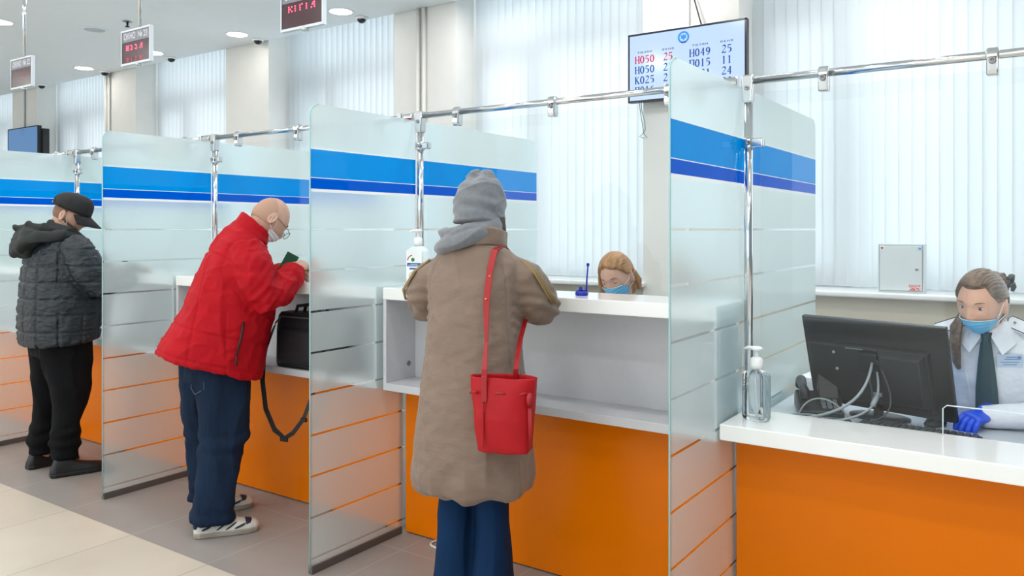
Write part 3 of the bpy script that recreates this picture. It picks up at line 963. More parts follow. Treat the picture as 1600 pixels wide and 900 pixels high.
t = thing('sanitizer_bottle', 'clear pump bottle of hand gel standing on the low counter', 'bottle', (-0.912, 2.912, 0.803), R(-20))
t.scale = (1.06, 1.06, 1.03)
sq = lambda r, z, e=3.2, k=1.0: [(r * k * math.copysign(abs(math.cos(a)) ** (2 / e), math.cos(a)), r * 0.72 * k * math.copysign(abs(math.sin(a)) ** (2 / e), math.sin(a)), z) for a in [2 * PI * i / 28 for i in range(28)]]
b = MB()
b.loft([sq(0.036, 0.0005), sq(0.044, 0.003), sq(0.047, 0.012), sq(0.047, 0.15), sq(0.046, 0.16), sq(0.041, 0.169), sq(0.03, 0.174, 2.4), sq(0.019, 0.178, 2.0, 1.0), sq(0.018, 0.187, 2.0)])
b.build('bottle_body', GEL, t, True)
pump(t, 0.182)
MB().tube([(0.0, 0, 0.186), (0.002, 0, 0.1), (0.008, 0, 0.015)], 0.003, 8).build('dip_tube', WHITEP, t, True)
b = MB()
for i in range(4):
    b.box(-0.034 + 0.004 * (i % 2), -0.018 - 0.003 * (i % 3), -0.0343, -0.0336, 0.105 + i * 0.011, 0.110 + i * 0.011)
b.build('print_marks', mat('grey_print', C(120, 140, 150), 0.5), t)

t = thing('sanitizer_bottle', 'white labelled disinfectant bottle on the counter behind the woman in the coat', 'bottle', (-2.565, 2.93, 1.2222), R(12))
b = MB()
MILK = mat('milky_plastic', C(226, 236, 238), 0.25, var=0.01)
b.loft([sq(0.045, 0.0005), sq(0.052, 0.004), sq(0.054, 0.02), sq(0.054, 0.165), sq(0.05, 0.18), sq(0.034, 0.192, 2.4), sq(0.02, 0.198, 2.0), sq(0.018, 0.206, 2.0)])
b.build('bottle_body', MILK, t, True)
pump(t, 0.2, 1.0)
lb = MB().box(-0.042, 0.042, -0.0408, -0.0394, 0.03, 0.178).build('label_sheet', mat('label_white', C(240, 244, 246), 0.4), t)
MB().box(-0.037, 0.037, -0.0416, -0.0406, 0.1, 0.116).build('blue_stripe', mat('label_blue', C(30, 80, 150), 0.4), lb)
MB().box(-0.024, 0.024, -0.0416, -0.0406, 0.085, 0.093).build('blue_stripe', mat('label_blue2', C(36, 88, 158), 0.4), lb)
b = MB()
for i, (a, q, hh) in enumerate(((-0.018, 0.02, 0.1105), (-0.03, 0.028, 0.1055))):
    for k in range(7):
        xx = a + (q - a) * k / 7
        b.box(xx, xx + (q - a) / 10, -0.0421, -0.0415, hh - 0.0014, hh + 0.0014)
b.build('label_lettering', mat('label_letters', C(225, 232, 240), 0.4), lb)
MB().lathe([(0.001, 0), (0.0095, 0), (0.0095, 0.001), (0.001, 0.001)], M=Matrix.Translation((-0.006, -0.0405, 0.132)) @ Matrix.Rotation(R(90), 4, 'X'), n=20).build('green_mark', mat('label_green', C(40, 130, 70), 0.4), lb)
b = MB(); b.tube([(-0.034 + 0.03 * (1 - math.cos(a)) , -0.0412, 0.128 + 0.026 * math.sin(a)) for a in [k * PI / 16 for k in range(8)]], 0.0024, 6); b.build('red_arc', mat('label_red', C(190, 60, 60), 0.4), lb)
b = MB(); ring2(b, -0.012, 0.055, 0.013, 0.016, -0.0407, 20); b.prism([(-0.02, 0.048), (-0.012, 0.064), (-0.005, 0.05), (-0.012, 0.053)], 'y', -0.0417, -0.0407); b.build('yellow_symbol', mat('label_tan', C(196, 150, 90), 0.4), lb)

BLUEP = mat('cobalt_plastic', C(24, 40, 170), 0.22, var=0.02)
t = thing('blue_stamp_holder', 'cobalt blue plastic stand with upright rod on the tall counter', 'stand', (-1.655, 2.93, 1.222), R(35))
b = MB()
b.loft([[(wd * math.cos(a), dp * math.sin(a), zz) for a in [2 * PI * k / 20 for k in range(20)]] for wd, dp, zz in ((0.026, 0.018, 0.0005), (0.028, 0.02, 0.004), (0.027, 0.019, 0.014), (0.02, 0.014, 0.018))])
b.build('base', BLUEP, t, True)
MB().tube([(0.02, 0, 0.012), (0.021, 0, 0.06), (0.026, 0, 0.125)], [0.0042, 0.0036, 0.0034], 10).build('rod', BLUEP, t, True)
MB().box(0.02, 0.032, -0.005, 0.005, 0.123, 0.136).build('rod_head', BLUEP, t, bevel=0.002)
MB().lathe([(0.009, 0.016), (0.007, 0.03), (0.009, 0.036), (0.001, 0.038)], (-0.004, 0, 0), 14).build('knob', BLUEP, t, True)
MB().tube([(-0.024, 0, 0.014), (-0.01, 0, 0.022), (0.016, 0, 0.018)], 0.004, 8).build('arm', BLUEP, t, True)
MB().box(-0.05, 0.018, 0.0045, 0.0065, 0.004, 0.105).build('clear_plate', PGLASS, t)

# first aid cabinet on the window sill
KIT = mat('cabinet_paint', C(214, 220, 222), 0.35, var=0.01)
t = thing('first_aid_cabinet', 'flat white metal first aid cabinet with red cross on the window sill', 'cabinet', (-0.845, 5.70, 1.088))
W, Hh = 0.137, 0.318
b = MB().box(-W, W, 0.004, 0.11, 0.0, Hh).build('body', KIT, t, bevel=0.004)
d = MB().box(-W + 0.012, W - 0.012, -0.004, 0.004, 0.014, Hh - 0.012).build('door', KIT, t, bevel=0.003)
MB().box(-W + 0.008, W - 0.008, 0.0015, 0.0045, 0.01, Hh - 0.008).build('door_gap', mat('gap_grey', C(140, 150, 155), 0.6), t)
MB().lathe([(0.001, 0), (0.0085, 0), (0.0085, 0.006), (0.001, 0.007)], M=Matrix.Translation((0.095, -0.004, 0.155)) @ Matrix.Rotation(R(90), 4, 'X'), n=16).build('lock', STEEL, d, True)
b = MB(); b.box(-0.123, -0.098, -0.0052, -0.004, 0.278, 0.303); b.build('cross_sticker', mat('sticker_white', C(240, 240, 240), 0.4), d)
b = MB(); b.box(-0.1135, -0.1075, -0.006, -0.0052, 0.281, 0.300); b.box(-0.12, -0.101, -0.006, -0.0052, 0.2875, 0.2935); b.build('red_cross', mat('cross_red', C(190, 24, 40), 0.4), d)
b = MB(); b.box(0.098, 0.123, -0.0052, -0.004, 0.278, 0.303); b.build('blue_sticker', mat('sticker_blue', C(190, 206, 232), 0.4), d)
b = MB(); b.box(0.106, 0.119, -0.006, -0.0052, 0.283, 0.293); b.build('blue_mark', mat('mark_blue', C(92, 126, 190), 0.4), d)
b = MB().box(0.05, 0.115, -0.0054, -0.004, 0.018, 0.054).build('red_sticker', mat('sticker_red', C(205, 70, 74), 0.4), d)
LW = mat('sticker_letters', C(248, 240, 238), 0.4)
text('ФЭСТ', 0.024, LW, b, 'sticker_lettering', Matrix.Translation((0.0825, -0.0058, 0.029)) @ FRONT, bold=0.0008, depth=0.0004, sx=0.98)
text('АПТЕЧКА', 0.012, LW, b, 'sticker_lettering', Matrix.Translation((0.0825, -0.0058, 0.0465)) @ FRONT, bold=0.0003, depth=0.0004)

# computer of the dark-haired clerk
MON = mat('monitor_black', C(40, 40, 42), 0.42, var=0.04)
a = math.atan2(-0.145, 0.525)
t = thing('computer_monitor', 'black flat monitor seen from its back on the low counter desk', 'monitor', (-0.585, 3.36, 0.762), a)
TM = Matrix.Translation((0.004, -0.02, 0.206)) @ Matrix.Rotation(R(16), 4, 'X')
MW, MH = 0.279, 0.186
b = MB(); b.box(-MW, MW, 0.0, 0.022, -MH, MH, TM); pan = b.build('panel', MON, t, bevel=0.004)
b = MB(); b.box(-MW + 0.01, MW - 0.01, 0.0215, 0.0235, -MH + 0.014, MH - 0.01, TM); b.build('display', SCR_B, pan)
b = MB()
b.loft([[(x, y, z) for x, z in ((-x0, z0), (x1, z0), (x1, z1), (-x0, z1))] for y, x0, x1, z0, z1 in ((0.002, 0.262, 0.215, -0.16, 0.087), (-0.018, 0.256, 0.206, -0.155, 0.08))], M=TM)
b.loft([[(x, y, z) for x, z in ((x0, z0), (x1, z0), (x1, z1), (x0, z1))] for y, x0, x1, z0, z1 in ((-0.016, 0.02, 0.205, -0.135, 0.08), (-0.05, 0.045, 0.19, -0.12, 0.065))], M=TM)
hs = b.build('rear_housing', MON, t, bevel=0.004)
b = MB()
b.box(-0.1, -0.03, -0.0195, -0.0178, 0.071, 0.076, TM)
b.build('logo_strip', mat('strip_grey', C(110, 112, 115), 0.4), hs)
b = MB()
for (x, z) in ((-0.15, 0.05), (-0.145, -0.02)):
    b.lathe([(0.001, 0), (0.006, 0), (0.006, 0.004), (0.001, 0.005)], M=TM @ Matrix.Translation((x, -0.018, z)) @ Matrix.Rotation(R(90), 4, 'X'), n=10)
b.box(-0.01, 0.035, -0.0195, -0.018, -0.115, -0.1, TM)
b.build('screws_and_sticker', mat('pale_grey', C(160, 164, 168), 0.4), hs)
b = MB(); b.box(-0.045, 0.03, -0.034, -0.014, -0.012, 0.066, TM); b.build('socket_block', BLACKP, hs, bevel=0.004)
b = MB()
b.tube([(0, -0.015, 0.22), (0, 0.03, 0.1), (0, 0.02, 0.012)], [0.03, 0.03, 0.034], 12, flat=0.4)
b.lathe([(0.001, 0.0005), (0.105, 0.0005), (0.105, 0.007), (0.06, 0.013), (0.001, 0.014)], (0, 0.03, 0), 32, sx=1.1, sy=0.8)
b.build('stand', MON, t, True)
MR = Matrix.Translation((-0.585, 3.36, 0.762)) @ Matrix.Rotation(a, 4, 'Z')
def mpt(x, y, z):
    return MR @ TM @ Vector((x, y, z))
GREYC = mat('grey_cable', C(150, 156, 160), 0.4)
DGREY = mat('dark_cable', C(62, 66, 70), 0.45)
def bez(p0, p1, p2, p3, n=14):
    out = []
    for i in range(n + 1):
        s = i / n
        out.append(Vector(p0) * (1 - s) ** 3 + Vector(p1) * (3 * s * (1 - s) ** 2) + Vector(p2) * (3 * s * s * (1 - s)) + Vector(p3) * s ** 3)
    return out
cables = [((0.01, -0.035, 0.03), (0.04, -0.16, -0.03), (-0.62, 3.13, 0.81), (-0.86, 3.13, 0.7685), 0.0055, GREYC, 'thick grey cable looping from the back of the monitor to the left'),
          ((0.025, -0.035, -0.005), (0.07, -0.12, -0.1), (-0.55, 3.12, 0.80), (-0.8, 3.12, 0.7675), 0.0045, GREYC, 'pale grey cable with a ferrite bead behind the monitor'),
          ((-0.01, -0.035, -0.01), (0.02, -0.09, -0.13), (-0.5, 3.16, 0.78), (-0.88, 3.19, 0.766), 0.0035, DGREY, 'dark cable trailing under the monitor to the left'),
          ((0.03, -0.035, 0.045), (0.12, -0.09, -0.1), (-0.45, 3.14, 0.772), (-0.76, 3.20, 0.766), 0.003, DGREY, 'thin dark cable hanging from the right of the monitor sockets')]
for p0, p1, p2, p3, r, m, lab in cables:
    t = thing('monitor_cable', lab, 'cable', (p3[0], p3[1], 0.762), 0, 'cables behind the monitor')
    O = Vector((p3[0], p3[1], 0.762))
    pts = [q - O for q in bez(mpt(*p0), mpt(*p1), p2, p3)]
    MB().tube(pts, r, 8).build('cable', m, t, True)
    if 'ferrite' in lab:
        MB().tube([pts[4], pts[6]], 0.0095, 10).build('ferrite_bead', m, t, True)
rnd = random.Random(4)
for i, lab in enumerate(('dark loose cable lying in loops on the desk left of the monitor', 'grey loose cable lying across the desk nearest the glass', 'dark cable arching over the desk telephone')):
    t = thing('desk_cable', lab, 'cable', (-0.8 + 0.06 * i, 3.17, 0.762), 0, 'loose cables on the desk')
    if i < 2:
        pts = []
        for k in range(26):
            a2 = k / 25 * 2 * PI * (1.6 - 0.5 * i)
            pts.append((0.16 * math.cos(a2 + i) * (1 - 0.3 * k / 25) + 0.2 * k / 25 - 0.1, 0.05 * math.sin(a2 * 1.3 + i) + 0.02 * i - 0.02, 0.0042 + 0.012 * (0.5 + 0.5 * math.sin(a2 * 2.3 + i))))
        MB().tube(pts, 0.0032, 7).build('cable', (DGREY, GREYC)[i], t, True)
    else:
        MB().tube(bez((-0.15, -0.02, 0.004), (-0.13, 0.0, 0.12), (-0.02, 0.02, 0.12), (0.04, 0.03, 0.004)), 0.003, 7).build('cable', GREYC, t, True)

# keyboard
KEY = mat('key_black', C(36, 37, 40), 0.4)
t = thing('keyboard', 'black keyboard lying on the desk below the monitor', 'keyboard', (-0.40, 3.26, 0.762), R(-4))
t.location = (-0.42, 3.185, 0.762)
kb = MB().box(-0.2, 0.2, -0.055, 0.055, 0.001, 0.014).build('case', KEY, t, bevel=0.004)
b = MB()
for r in range(5):
    for c in range(17):
        x = -0.19 + c * 0.0225
        y = -0.048 + r * 0.02
        b.box(x, x + 0.019, y, y + 0.0165, 0.0135, 0.021)
b.build('keys', mat('key_tops', C(58, 60, 64), 0.35), kb, bevel=0.0015, seg=1)

# desk telephone
t = thing('desk_telephone', 'black desk telephone beside the partition behind the hand gel', 'telephone', (-0.80, 3.36, 0.762), R(20))
b = MB()
b.prism([(-0.1, 0.001), (0.1, 0.001), (0.1, 0.05), (0.06, 0.075), (-0.1, 0.022)], 'x', -0.085, 0.085)
ph = b.build('phone_body', BLACKP, t, bevel=0.006)
b = MB()
b.tube([(-0.06, -0.085, 0.062), (-0.06, -0.07, 0.088), (-0.06, 0.0, 0.098), (-0.06, 0.075, 0.112), (-0.06, 0.09, 0.085)], [0.02, 0.021, 0.016, 0.021, 0.022], 12)
b.build('handset', BLACKP, t, True)
b = MB(); b.prism([(-0.02, 0.06), (0.07, 0.085), (0.09, 0.165), (0.05, 0.16)], 'x', 0.0, 0.075); b.build('phone_stand', BLACKP, t, bevel=0.004)
b = MB()
for r in range(4):
    for c in range(3):
        b.box(0.005 + c * 0.022, 0.021 + c * 0.022, -0.075 + r * 0.022, -0.06 + r * 0.022, 0.026 + r * 0.0075, 0.04 + r * 0.0075)
b.build('buttons', mat('button_grey', C(110, 114, 118), 0.4), t)

t = thing('paper_stack', 'stack of white papers on the desk behind the black telephone', 'paper', (-0.87, 3.88, 0.762), R(-6))
b = MB()
rnd = random.Random(2)
for i in range(14):
    M = Matrix.Translation((rnd.uniform(-.004, .004), rnd.uniform(-.004, .004), 0)) @ Matrix.Rotation(rnd.uniform(-.03, .03), 4, 'Z')
    b.box(-0.105, 0.105, -0.148, 0.148, 0.001 + 0.0045 * i, 0.005 + 0.0045 * i, M)
b.build('sheets', mat('paper_white', C(238, 240, 242), 0.6), t)
# cable loop on the floor under the tall counter
t = thing('floor_cable', 'white cable loop poking out on the floor below the orange counter', 'cable', (-2.45, 2.96, 0))
MB().tube(bez((0.0, 0.02, 0.005), (-0.05, -0.09, 0.005), (0.02, -0.1, 0.005), (0.2, -0.06, 0.005)) + [Vector((0.3, -0.05, 0.005)), Vector((0.4, -0.02, 0.005))], 0.0045, 8).build('cable', WHITEP, t, True)
# ------------------------------------------------------------------ people
SKIN = mat('skin', C(222, 172, 150), 0.5, var=0.05, vscale=30, sss=0.15, bump=0.05, bscale=300, bdist=0.0006)
SKIN_M = mat('ruddy_skin', C(192, 150, 128), 0.5, var=0.07, vscale=25, sss=0.12, bump=0.08, bscale=260, bdist=0.0008)
MASK = mat('mask_blue', C(112, 186, 226), 0.75, var=0.04, bump=0.25, bscale=30, stretch=(0.2, 0.2, 4), bdist=0.002)
MASK_W = mat('mask_white', C(228, 234, 236), 0.75, var=0.03)
STRAP_W = mat('ear_loop_white', C(236, 236, 232), 0.7)
EYE_W = mat('eye_white', C(226, 222, 220), 0.2)
IRIS = mat('iris', C(70, 76, 84), 0.15)
BROW = mat('eyebrow_hair', C(96, 72, 58), 0.8)

def hsurf(n, nose=1.0):
    """head surface for unit directions n (k,3): face to +Y, middle of the head height at z=0"""
    n = np.asarray(n, float)
    x = 0.077 * n[:, 0]
    y = 0.098 * n[:, 1]
    z = 0.118 * n[:, 2]
    t = np.clip(-n[:, 2], 0, 1)
    x *= 1 - 0.30 * t ** 1.6
    y = np.where(n[:, 1] < 0, y * (1 - 0.30 * t ** 1.3) * (1 + 0.04 * np.clip(n[:, 2], 0, 1)), y * (1 - 0.06 * t ** 2))
    f = np.clip(n[:, 1] * 2.2, 0, 1)
    g = lambda v, c, s: np.exp(-((v - c) / s) ** 2)
    d = nose * (0.021 * g(x, 0, 0.0125) * g(z, -0.036, 0.0125) + 0.012 * g(x, 0, 0.0095) * g(z, -0.014, 0.017) + 0.006 * g(np.abs(x), 0.012, 0.007) * g(z, -0.042, 0.008))
    d += -0.010 * g(np.abs(x), 0.032, 0.015) * g(z, 0.003, 0.012)
    d += 0.004 * g(z, 0.022, 0.009) * g(x, 0, 0.045)
    d += 0.004 * g(np.abs(x), 0.042, 0.014) * g(z, -0.022, 0.014)
    d += nose * (0.006 * g(z, -0.068, 0.006) * g(x, 0, 0.018) + 0.005 * g(z, -0.079, 0.006) * g(x, 0, 0.015) - 0.003 * g(z, -0.0735, 0.0025) * g(x, 0, 0.02))
    d += 0.007 * g(z, -0.106, 0.014) * g(x, 0, 0.02)
    y = y + d * f
    return np.stack([x, y, z], 1)

def sphere_dirs(nu, nv):
    vs = [(0, 0, -1)]
    for j in range(1, nv):
        ph = -PI / 2 + PI * j / nv
        for i in range(nu):
            a = 2 * PI * i / nu
            vs.append((math.cos(ph) * math.cos(a), math.cos(ph) * math.sin(a), math.sin(ph)))
    vs.append((0, 0, 1))
    fs = [(0, 1 + (i + 1) % nu, 1 + i) for i in range(nu)]
    for j in range(nv - 2):
        for i in range(nu):
            a = 1 + j * nu + i
            b = 1 + j * nu + (i + 1) % nu
            fs.append((a, b, b + nu, a + nu))
    l = 1 + (nv - 2) * nu
    fs += [(l + i, l + (i + 1) % nu, len(vs) - 1) for i in range(nu)]
    return np.array(vs), fs

def add_head(mb, HM, s=1.0, ears=True):
    d, fs = sphere_dirs(72, 54)
    p = hsurf(d) * s
    mb.add([tuple(q) for q in p], fs, HM)
    for sx in ((-1, 1) if ears else ()):           # ears
        E = HM @ Matrix.Translation((sx * 0.0805 * s, -0.010 * s, -0.010 * s)) @ Matrix.Rotation(sx * R(-28), 4, 'Z') @ Matrix.Rotation(R(-10), 4, 'X')
        pts = [(0.004 * sx, 0.016 * math.sin(a) * (1.0), 0.031 * math.cos(a)) for a in [2 * PI * k / 14 for k in range(15)]]
        mb.tube([(q[0] * s + sx * 0.004 * s, q[1] * s - 0.005, q[2] * s) for q in pts], 0.0052 * s, 8, M=E)
        mb.ell((0.0, -0.003, 0.0), (0.006 * s, 0.014 * s, 0.028 * s), 12, 8, M=E)
        mb.ell((0.004 * sx, -0.001, -0.027 * s), (0.006 * s, 0.009 * s, 0.009 * s), 10, 6, M=E)

def shell(HM, keep, off, name, m, parent, thick=0.004, nu=96, nv=72, nose=0.0, s=1.0, bumpf=None, smooth=True):
    d, fs = sphere_dirs(nu, nv)
    p = hsurf(d, nose)
    o = off(d, p) if callable(off) else np.full(len(d), off)
    q = (p + d * o[:, None]) * s
    if bumpf is not None:
        q = bumpf(d, q)
    k = keep(d, p)
    idx = {}
    vs, ff = [], []
    for f in fs:
        if all(k[i] for i in f):
            for i in f:
                if i not in idx:
                    idx[i] = len(vs)
                    vs.append(tuple(q[i]))
            ff.append(tuple(idx[i] for i in f))
    mb = MB().add(vs, ff, HM)
    me = mb.mesh(name, fix=False)
    ob = finish(me, name, m, parent, smooth)
    so = ob.modifiers.new('solid', 'SOLIDIFY')
    so.thickness = thick
    so.offset = -1
    return ob

def sstep(x, w):
    t = np.clip(x / w, 0, 1)
    return t * t * (3 - 2 * t)

def hair_shell(HM, mf, off, name, m, parent, s=1.0, w=0.14, nu=150, nv=110, strands=0.0):
    """hair over the skull: mf > 0 where hair grows, it dips under the skin along the hairline"""
    d, fs = sphere_dirs(nu, nv)
    p = hsurf(d, 0.0)
    mm = mf(d, p)
    o = off(d, p) if callable(off) else np.full(len(d), off)
    o = -0.006 + (o + 0.006) * sstep(mm, w)
    if strands:
        ph = np.arctan2(p[:, 2] - 0.02, p[:, 0])
        o = o + strands * np.sin(ph * 46 + 3 * np.sin(d[:, 1] * 5) + 2 * np.sin(ph * 9)) * sstep(mm, w)
    q = (p + d * o[:, None]) * s
    k = mm > -0.12
    idx, vs, ff = {}, [], []
    for f in fs:
        if all(k[i] for i in f):
            for i in f:
                if i not in idx:
                    idx[i] = len(vs)
                    vs.append(tuple(q[i]))
            ff.append(tuple(idx[i] for i in f))
    me = MB().add(vs, ff, HM).mesh(name, fix=False)
    ob = finish(me, name, m, parent, True)
    so = ob.modifiers.new('solid', 'SOLIDIFY')
    so.thickness = 0.004
    so.offset = -1
    return ob

def eyes(HM, parent, s=1.0, look=(0, 0), lid=0.35, brow=BROW, skin=SKIN):
    for sx in (-1, 1):
        c = Vector((sx * 0.032, 0.0725, 0.003)) * s
        e = MB().ell(c, 0.0125 * s, 16, 12, M=HM).build('eye', EYE_W, parent, True)
        M = HM @ Matrix.Translation(c) @ Matrix.Rotation(look[0], 4, 'Z') @ Matrix.Rotation(look[1], 4, 'X')
        MB().ell((0, 0.0098 * s, 0), (0.0062 * s, 0.0034 * s, 0.0062 * s), 12, 8, M=M).build('iris', IRIS, e, True)
        # lids and lashes
        b = MB()
        eu = R(52 - 75 * lid)
        for (e0, e1, rr_) in ((eu, R(95), 0.01385), (R(-95), R(-24), 0.0136)):
            vs, nA, nE = [], 15, 7
            for ie in range(nE):
                for ia in range(nA):
                    az = R(-82 + 164 * ia / (nA - 1))
                    el = e0 + (e1 - e0) * ie / (nE - 1)
                    if e0 == eu:
                        el = e0 * math.cos(az * 0.95) ** 0.5 + (e1 - e0 * math.cos(az * 0.95) ** 0.5) * ie / (nE - 1) if abs(az) < R(80) else el
                    r2 = rr_ * s
                    vs.append((c.x + r2 * math.cos(el) * math.sin(az), c.y + r2 * math.cos(el) * math.cos(az), c.z + r2 * math.sin(el)))
            b.add(vs, [(r_ * nA + q, r_ * nA + q + 1, (r_ + 1) * nA + q + 1, (r_ + 1) * nA + q) for r_ in range(nE - 1) for q in range(nA - 1)], HM)
        b.build('eyelids', skin, parent, True)
        b = MB()
        pts = []
        for k in range(9):
            az = R(-64 + 128 * k / 8)
            el = eu * math.cos(az * 0.95) ** 0.5
            r2 = 0.0142 * s
            pts.append((c.x + r2 * math.cos(el) * math.sin(az), c.y + r2 * math.cos(el) * math.cos(az), c.z + r2 * math.sin(el)))
        b.tube(pts, [0.0004] + [0.0011 * s] * 7 + [0.0004], 6, M=HM)
        b.build('eyelashes', brow, parent, True)
        b = MB()
        pts = []
        for k in range(8):
            t2 = k / 7
            xx = sx * (0.014 + 0.038 * t2)
            pts.append((xx * s, (0.0935 - 0.011 * t2 * t2 - 0.004 * t2) * s, (0.0205 + 0.006 * math.sin(t2 * 2.4)) * s))
        b.tube(pts, [0.0012, 0.0028, 0.0032, 0.003, 0.0026, 0.0022, 0.0016, 0.0008], 6, M=HM, flat=0.5)
        b.build('eyebrow', brow, parent, True)

def hand(mb, M, side=1, curl=0.5, s=1.0, thumb=0.5):
    """wrist at the origin, fingers to +Y, palm to -Z; side=+1 right hand (thumb to -X)"""
    def rr(y, w, d, z=0.0):
        return [(w * math.cos(a) * s, y * s, (z + d * math.sin(a)) * s) for a in [2 * PI * k / 14 for k in range(14)]]
    mb.loft([rr(-0.03, 0.026, 0.02), rr(0.0, 0.026, 0.018), rr(0.03, 0.034, 0.017, -0.002), rr(0.065, 0.04, 0.0155), rr(0.088, 0.039, 0.012, 0.001), rr(0.094, 0.034, 0.007, 0.001)], M=M)
    for i, (x, L, r) in enumerate(((-0.029, 0.072, 0.0086), (-0.0098, 0.08, 0.0088), (0.0098, 0.075, 0.0084), (0.0285, 0.059, 0.0075))):
        x *= side
        p = Vector((x, 0.082, 0.0))
        pts = [Vector((x * 0.9, 0.06, 0.0)), p.copy()]
        a = 0.12
        for seg, fr in ((0, 0.46), (1, 0.3), (2, 0.24)):
            a += curl * (0.75, 0.85, 0.55)[seg] * (1 + 0.06 * i)
            p = p + Vector((side * 0.10 * (i - 1.5) * math.cos(a), math.cos(a), -math.sin(a))) * (L * fr)
            pts.append(p.copy())
        # fine path with knuckles
        fine, rad = [], []
        for k in range(len(pts) - 1):
            for q in (0, 0.5):
                fine.append((pts[k].lerp(pts[k + 1], q)) * s)
                rad.append(r * s * ((1.08, 0.98)[q > 0]) * (1 - 0.05 * k))
        fine.append(pts[-1] * s); rad.append(r * 0.72 * s)
        mb.tube(fine, rad, 10, M=M)
        mb.ell(pts[-1] * s, r * 0.74 * s, 10, 6, M=M)
    T0 = [Vector((-0.018 * side, 0.012, -0.006)), Vector((-0.038 * side, 0.035, -0.014)), Vector((-(0.052 - 0.012 * thumb) * side, 0.062, -0.018 - 0.006 * thumb)), Vector((-(0.058 - 0.03 * thumb) * side, 0.088, -0.022 - 0.008 * thumb))]
    mb.tube([q * s for q in T0], [0.016 * s, 0.0135 * s, 0.0105 * s, 0.0082 * s], 10, M=M)
    mb.ell(T0[-1] * s, 0.0083 * s, 10, 6, M=M)

def rings(spec, n=28):
    """spec rows: cx, cy, cz, half width, half depth, forward tilt(deg), [superellipse exponent]"""
    out = []
    for row in spec:
        cx, cy, cz, hw, hd, tilt = row[:6]
        e = row[6] if len(row) > 6 else 2.3
        yaw = row[7] if len(row) > 7 else 0.0
        Mx = Matrix.Translation((cx, cy, cz)) @ Matrix.Rotation(R(yaw), 4, 'Z') @ Matrix.Rotation(-R(tilt), 4, 'X')
        r = []
        for k in range(n):
            a = 2 * PI * k / n
            c, s_ = math.cos(a), math.sin(a)
            r.append(tuple(Mx @ Vector((hw * math.copysign(abs(c) ** (2 / e), c), hd * math.copysign(abs(s_) ** (2 / e), s_), 0))))
        out.append(r)
    return out

def aim(pos, fwd, up):
    """matrix: +Y to fwd, +Z to up"""
    y = Vector(fwd).normalized()
    z = Vector(up)
    z = (z - y * z.dot(y)).normalized()
    x = y.cross(z)
    M = Matrix((x, y, z)).transposed().to_4x4()
    M.translation = Vector(pos)
    return M

def headM(pos, yaw=0, pitch=0, roll=0):
    """yaw + turns to the figure's left, pitch + looks down, roll + leans to the right"""
    return Matrix.Translation(pos) @ Matrix.Rotation(R(yaw), 4, 'Z') @ Matrix.Rotation(-R(pitch), 4, 'X') @ Matrix.Rotation(R(roll), 4, 'Y')

def body(name, label, J, skin, loc, rz, voxel=0.0055):
    """one continuous body; J holds the joints in the figure's own frame"""
    mb = MB()
    HM = J['head']
    s = J.get('hs', 1.0)
    add_head(mb, HM, s, J.get('ears', True))
    nr = J.get('neckr', 0.05)
    hb = HM @ Vector((0, -0.022, -0.07))
    mb.tube([HM @ Vector((0, -0.025, -0.03)), hb, Vector(J['neck']).lerp(hb, 0.35), Vector(J['neck'])], [nr * s, nr * s, nr * 1.02 * s, nr * 1.22 * s], 18)
    mb.loft(rings(J['torso'], 24))
    for sd in ('L', 'R'):
        a, b, c = [Vector(q) for q in J['arm' + sd]]
        mb.tube([a, a.lerp(b, 0.35), b, b.lerp(c, 0.3), c], [0.05, 0.046, 0.036, 0.036, 0.025], 12)
        hm = J['hand' + sd]
        hand(mb, hm, 1 if sd == 'R' else -1, J.get('curl', 0.5), J.get('hands', 1.0), J.get('thumb', 0.5))
        a, b, c = [Vector(q) for q in J['leg' + sd]]
        mb.tube([a, a.lerp(b, 0.4), b, b.lerp(c, 0.3), c], [0.078, 0.068, 0.05, 0.052, 0.034], 14)
        fd = Vector(J['foot' + sd])
        mb.tube([c + Vector((0, 0, 0.0)), c + fd * 0.04 + Vector((0, 0, -0.045)), c + fd * 0.10 + Vector((0, 0, -0.062))], [0.032, 0.028, 0.014], 12)
    o = remesh(mb, name, skin, None, voxel, 3, None, 0.4, loc, rz)
    return tag(o, label, 'person')

def fpt(x, z, off=0.0, s=1.0):
    """point on the smooth face at the given x and height"""
    nz = z / 0.118
    t = max(0.0, -nz)
    nx = x / (0.077 * (1 - 0.30 * t ** 1.6))
    ny = math.sqrt(max(0.0025, 1 - nx * nx - nz * nz))
    y = 0.098 * ny * (1 - 0.06 * t * t)
    return Vector((x * (1 + off / 0.09), y + off, z)) * s

def loops(HM, parent, s=1.0, top=-0.021, bottom=-0.118, wid=0.062, sides=(-1, 1)):
    za, zb = top - 0.014, bottom + 0.034
    for sx in sides:
        b = MB()
        b.tube([fpt(sx * wid * 0.93, za, 0.004, s), fpt(sx * 0.0735, (za - 0.01) * 0.6, 0.002, s).lerp(Vector((sx * 0.08, 0.03, -0.008)) * s, 0.5), Vector((sx * 0.084, -0.004, 0.014)) * s, Vector((sx * 0.09, -0.028, 0.0)) * s, Vector((sx * 0.086, -0.02, -0.036)) * s,
                Vector((sx * 0.074, 0.02, -0.056)) * s, fpt(sx * wid * 0.8, zb, 0.004, s)], 0.0014, 6, M=HM)
        b.build('ear_loop', STRAP_W, parent, True)

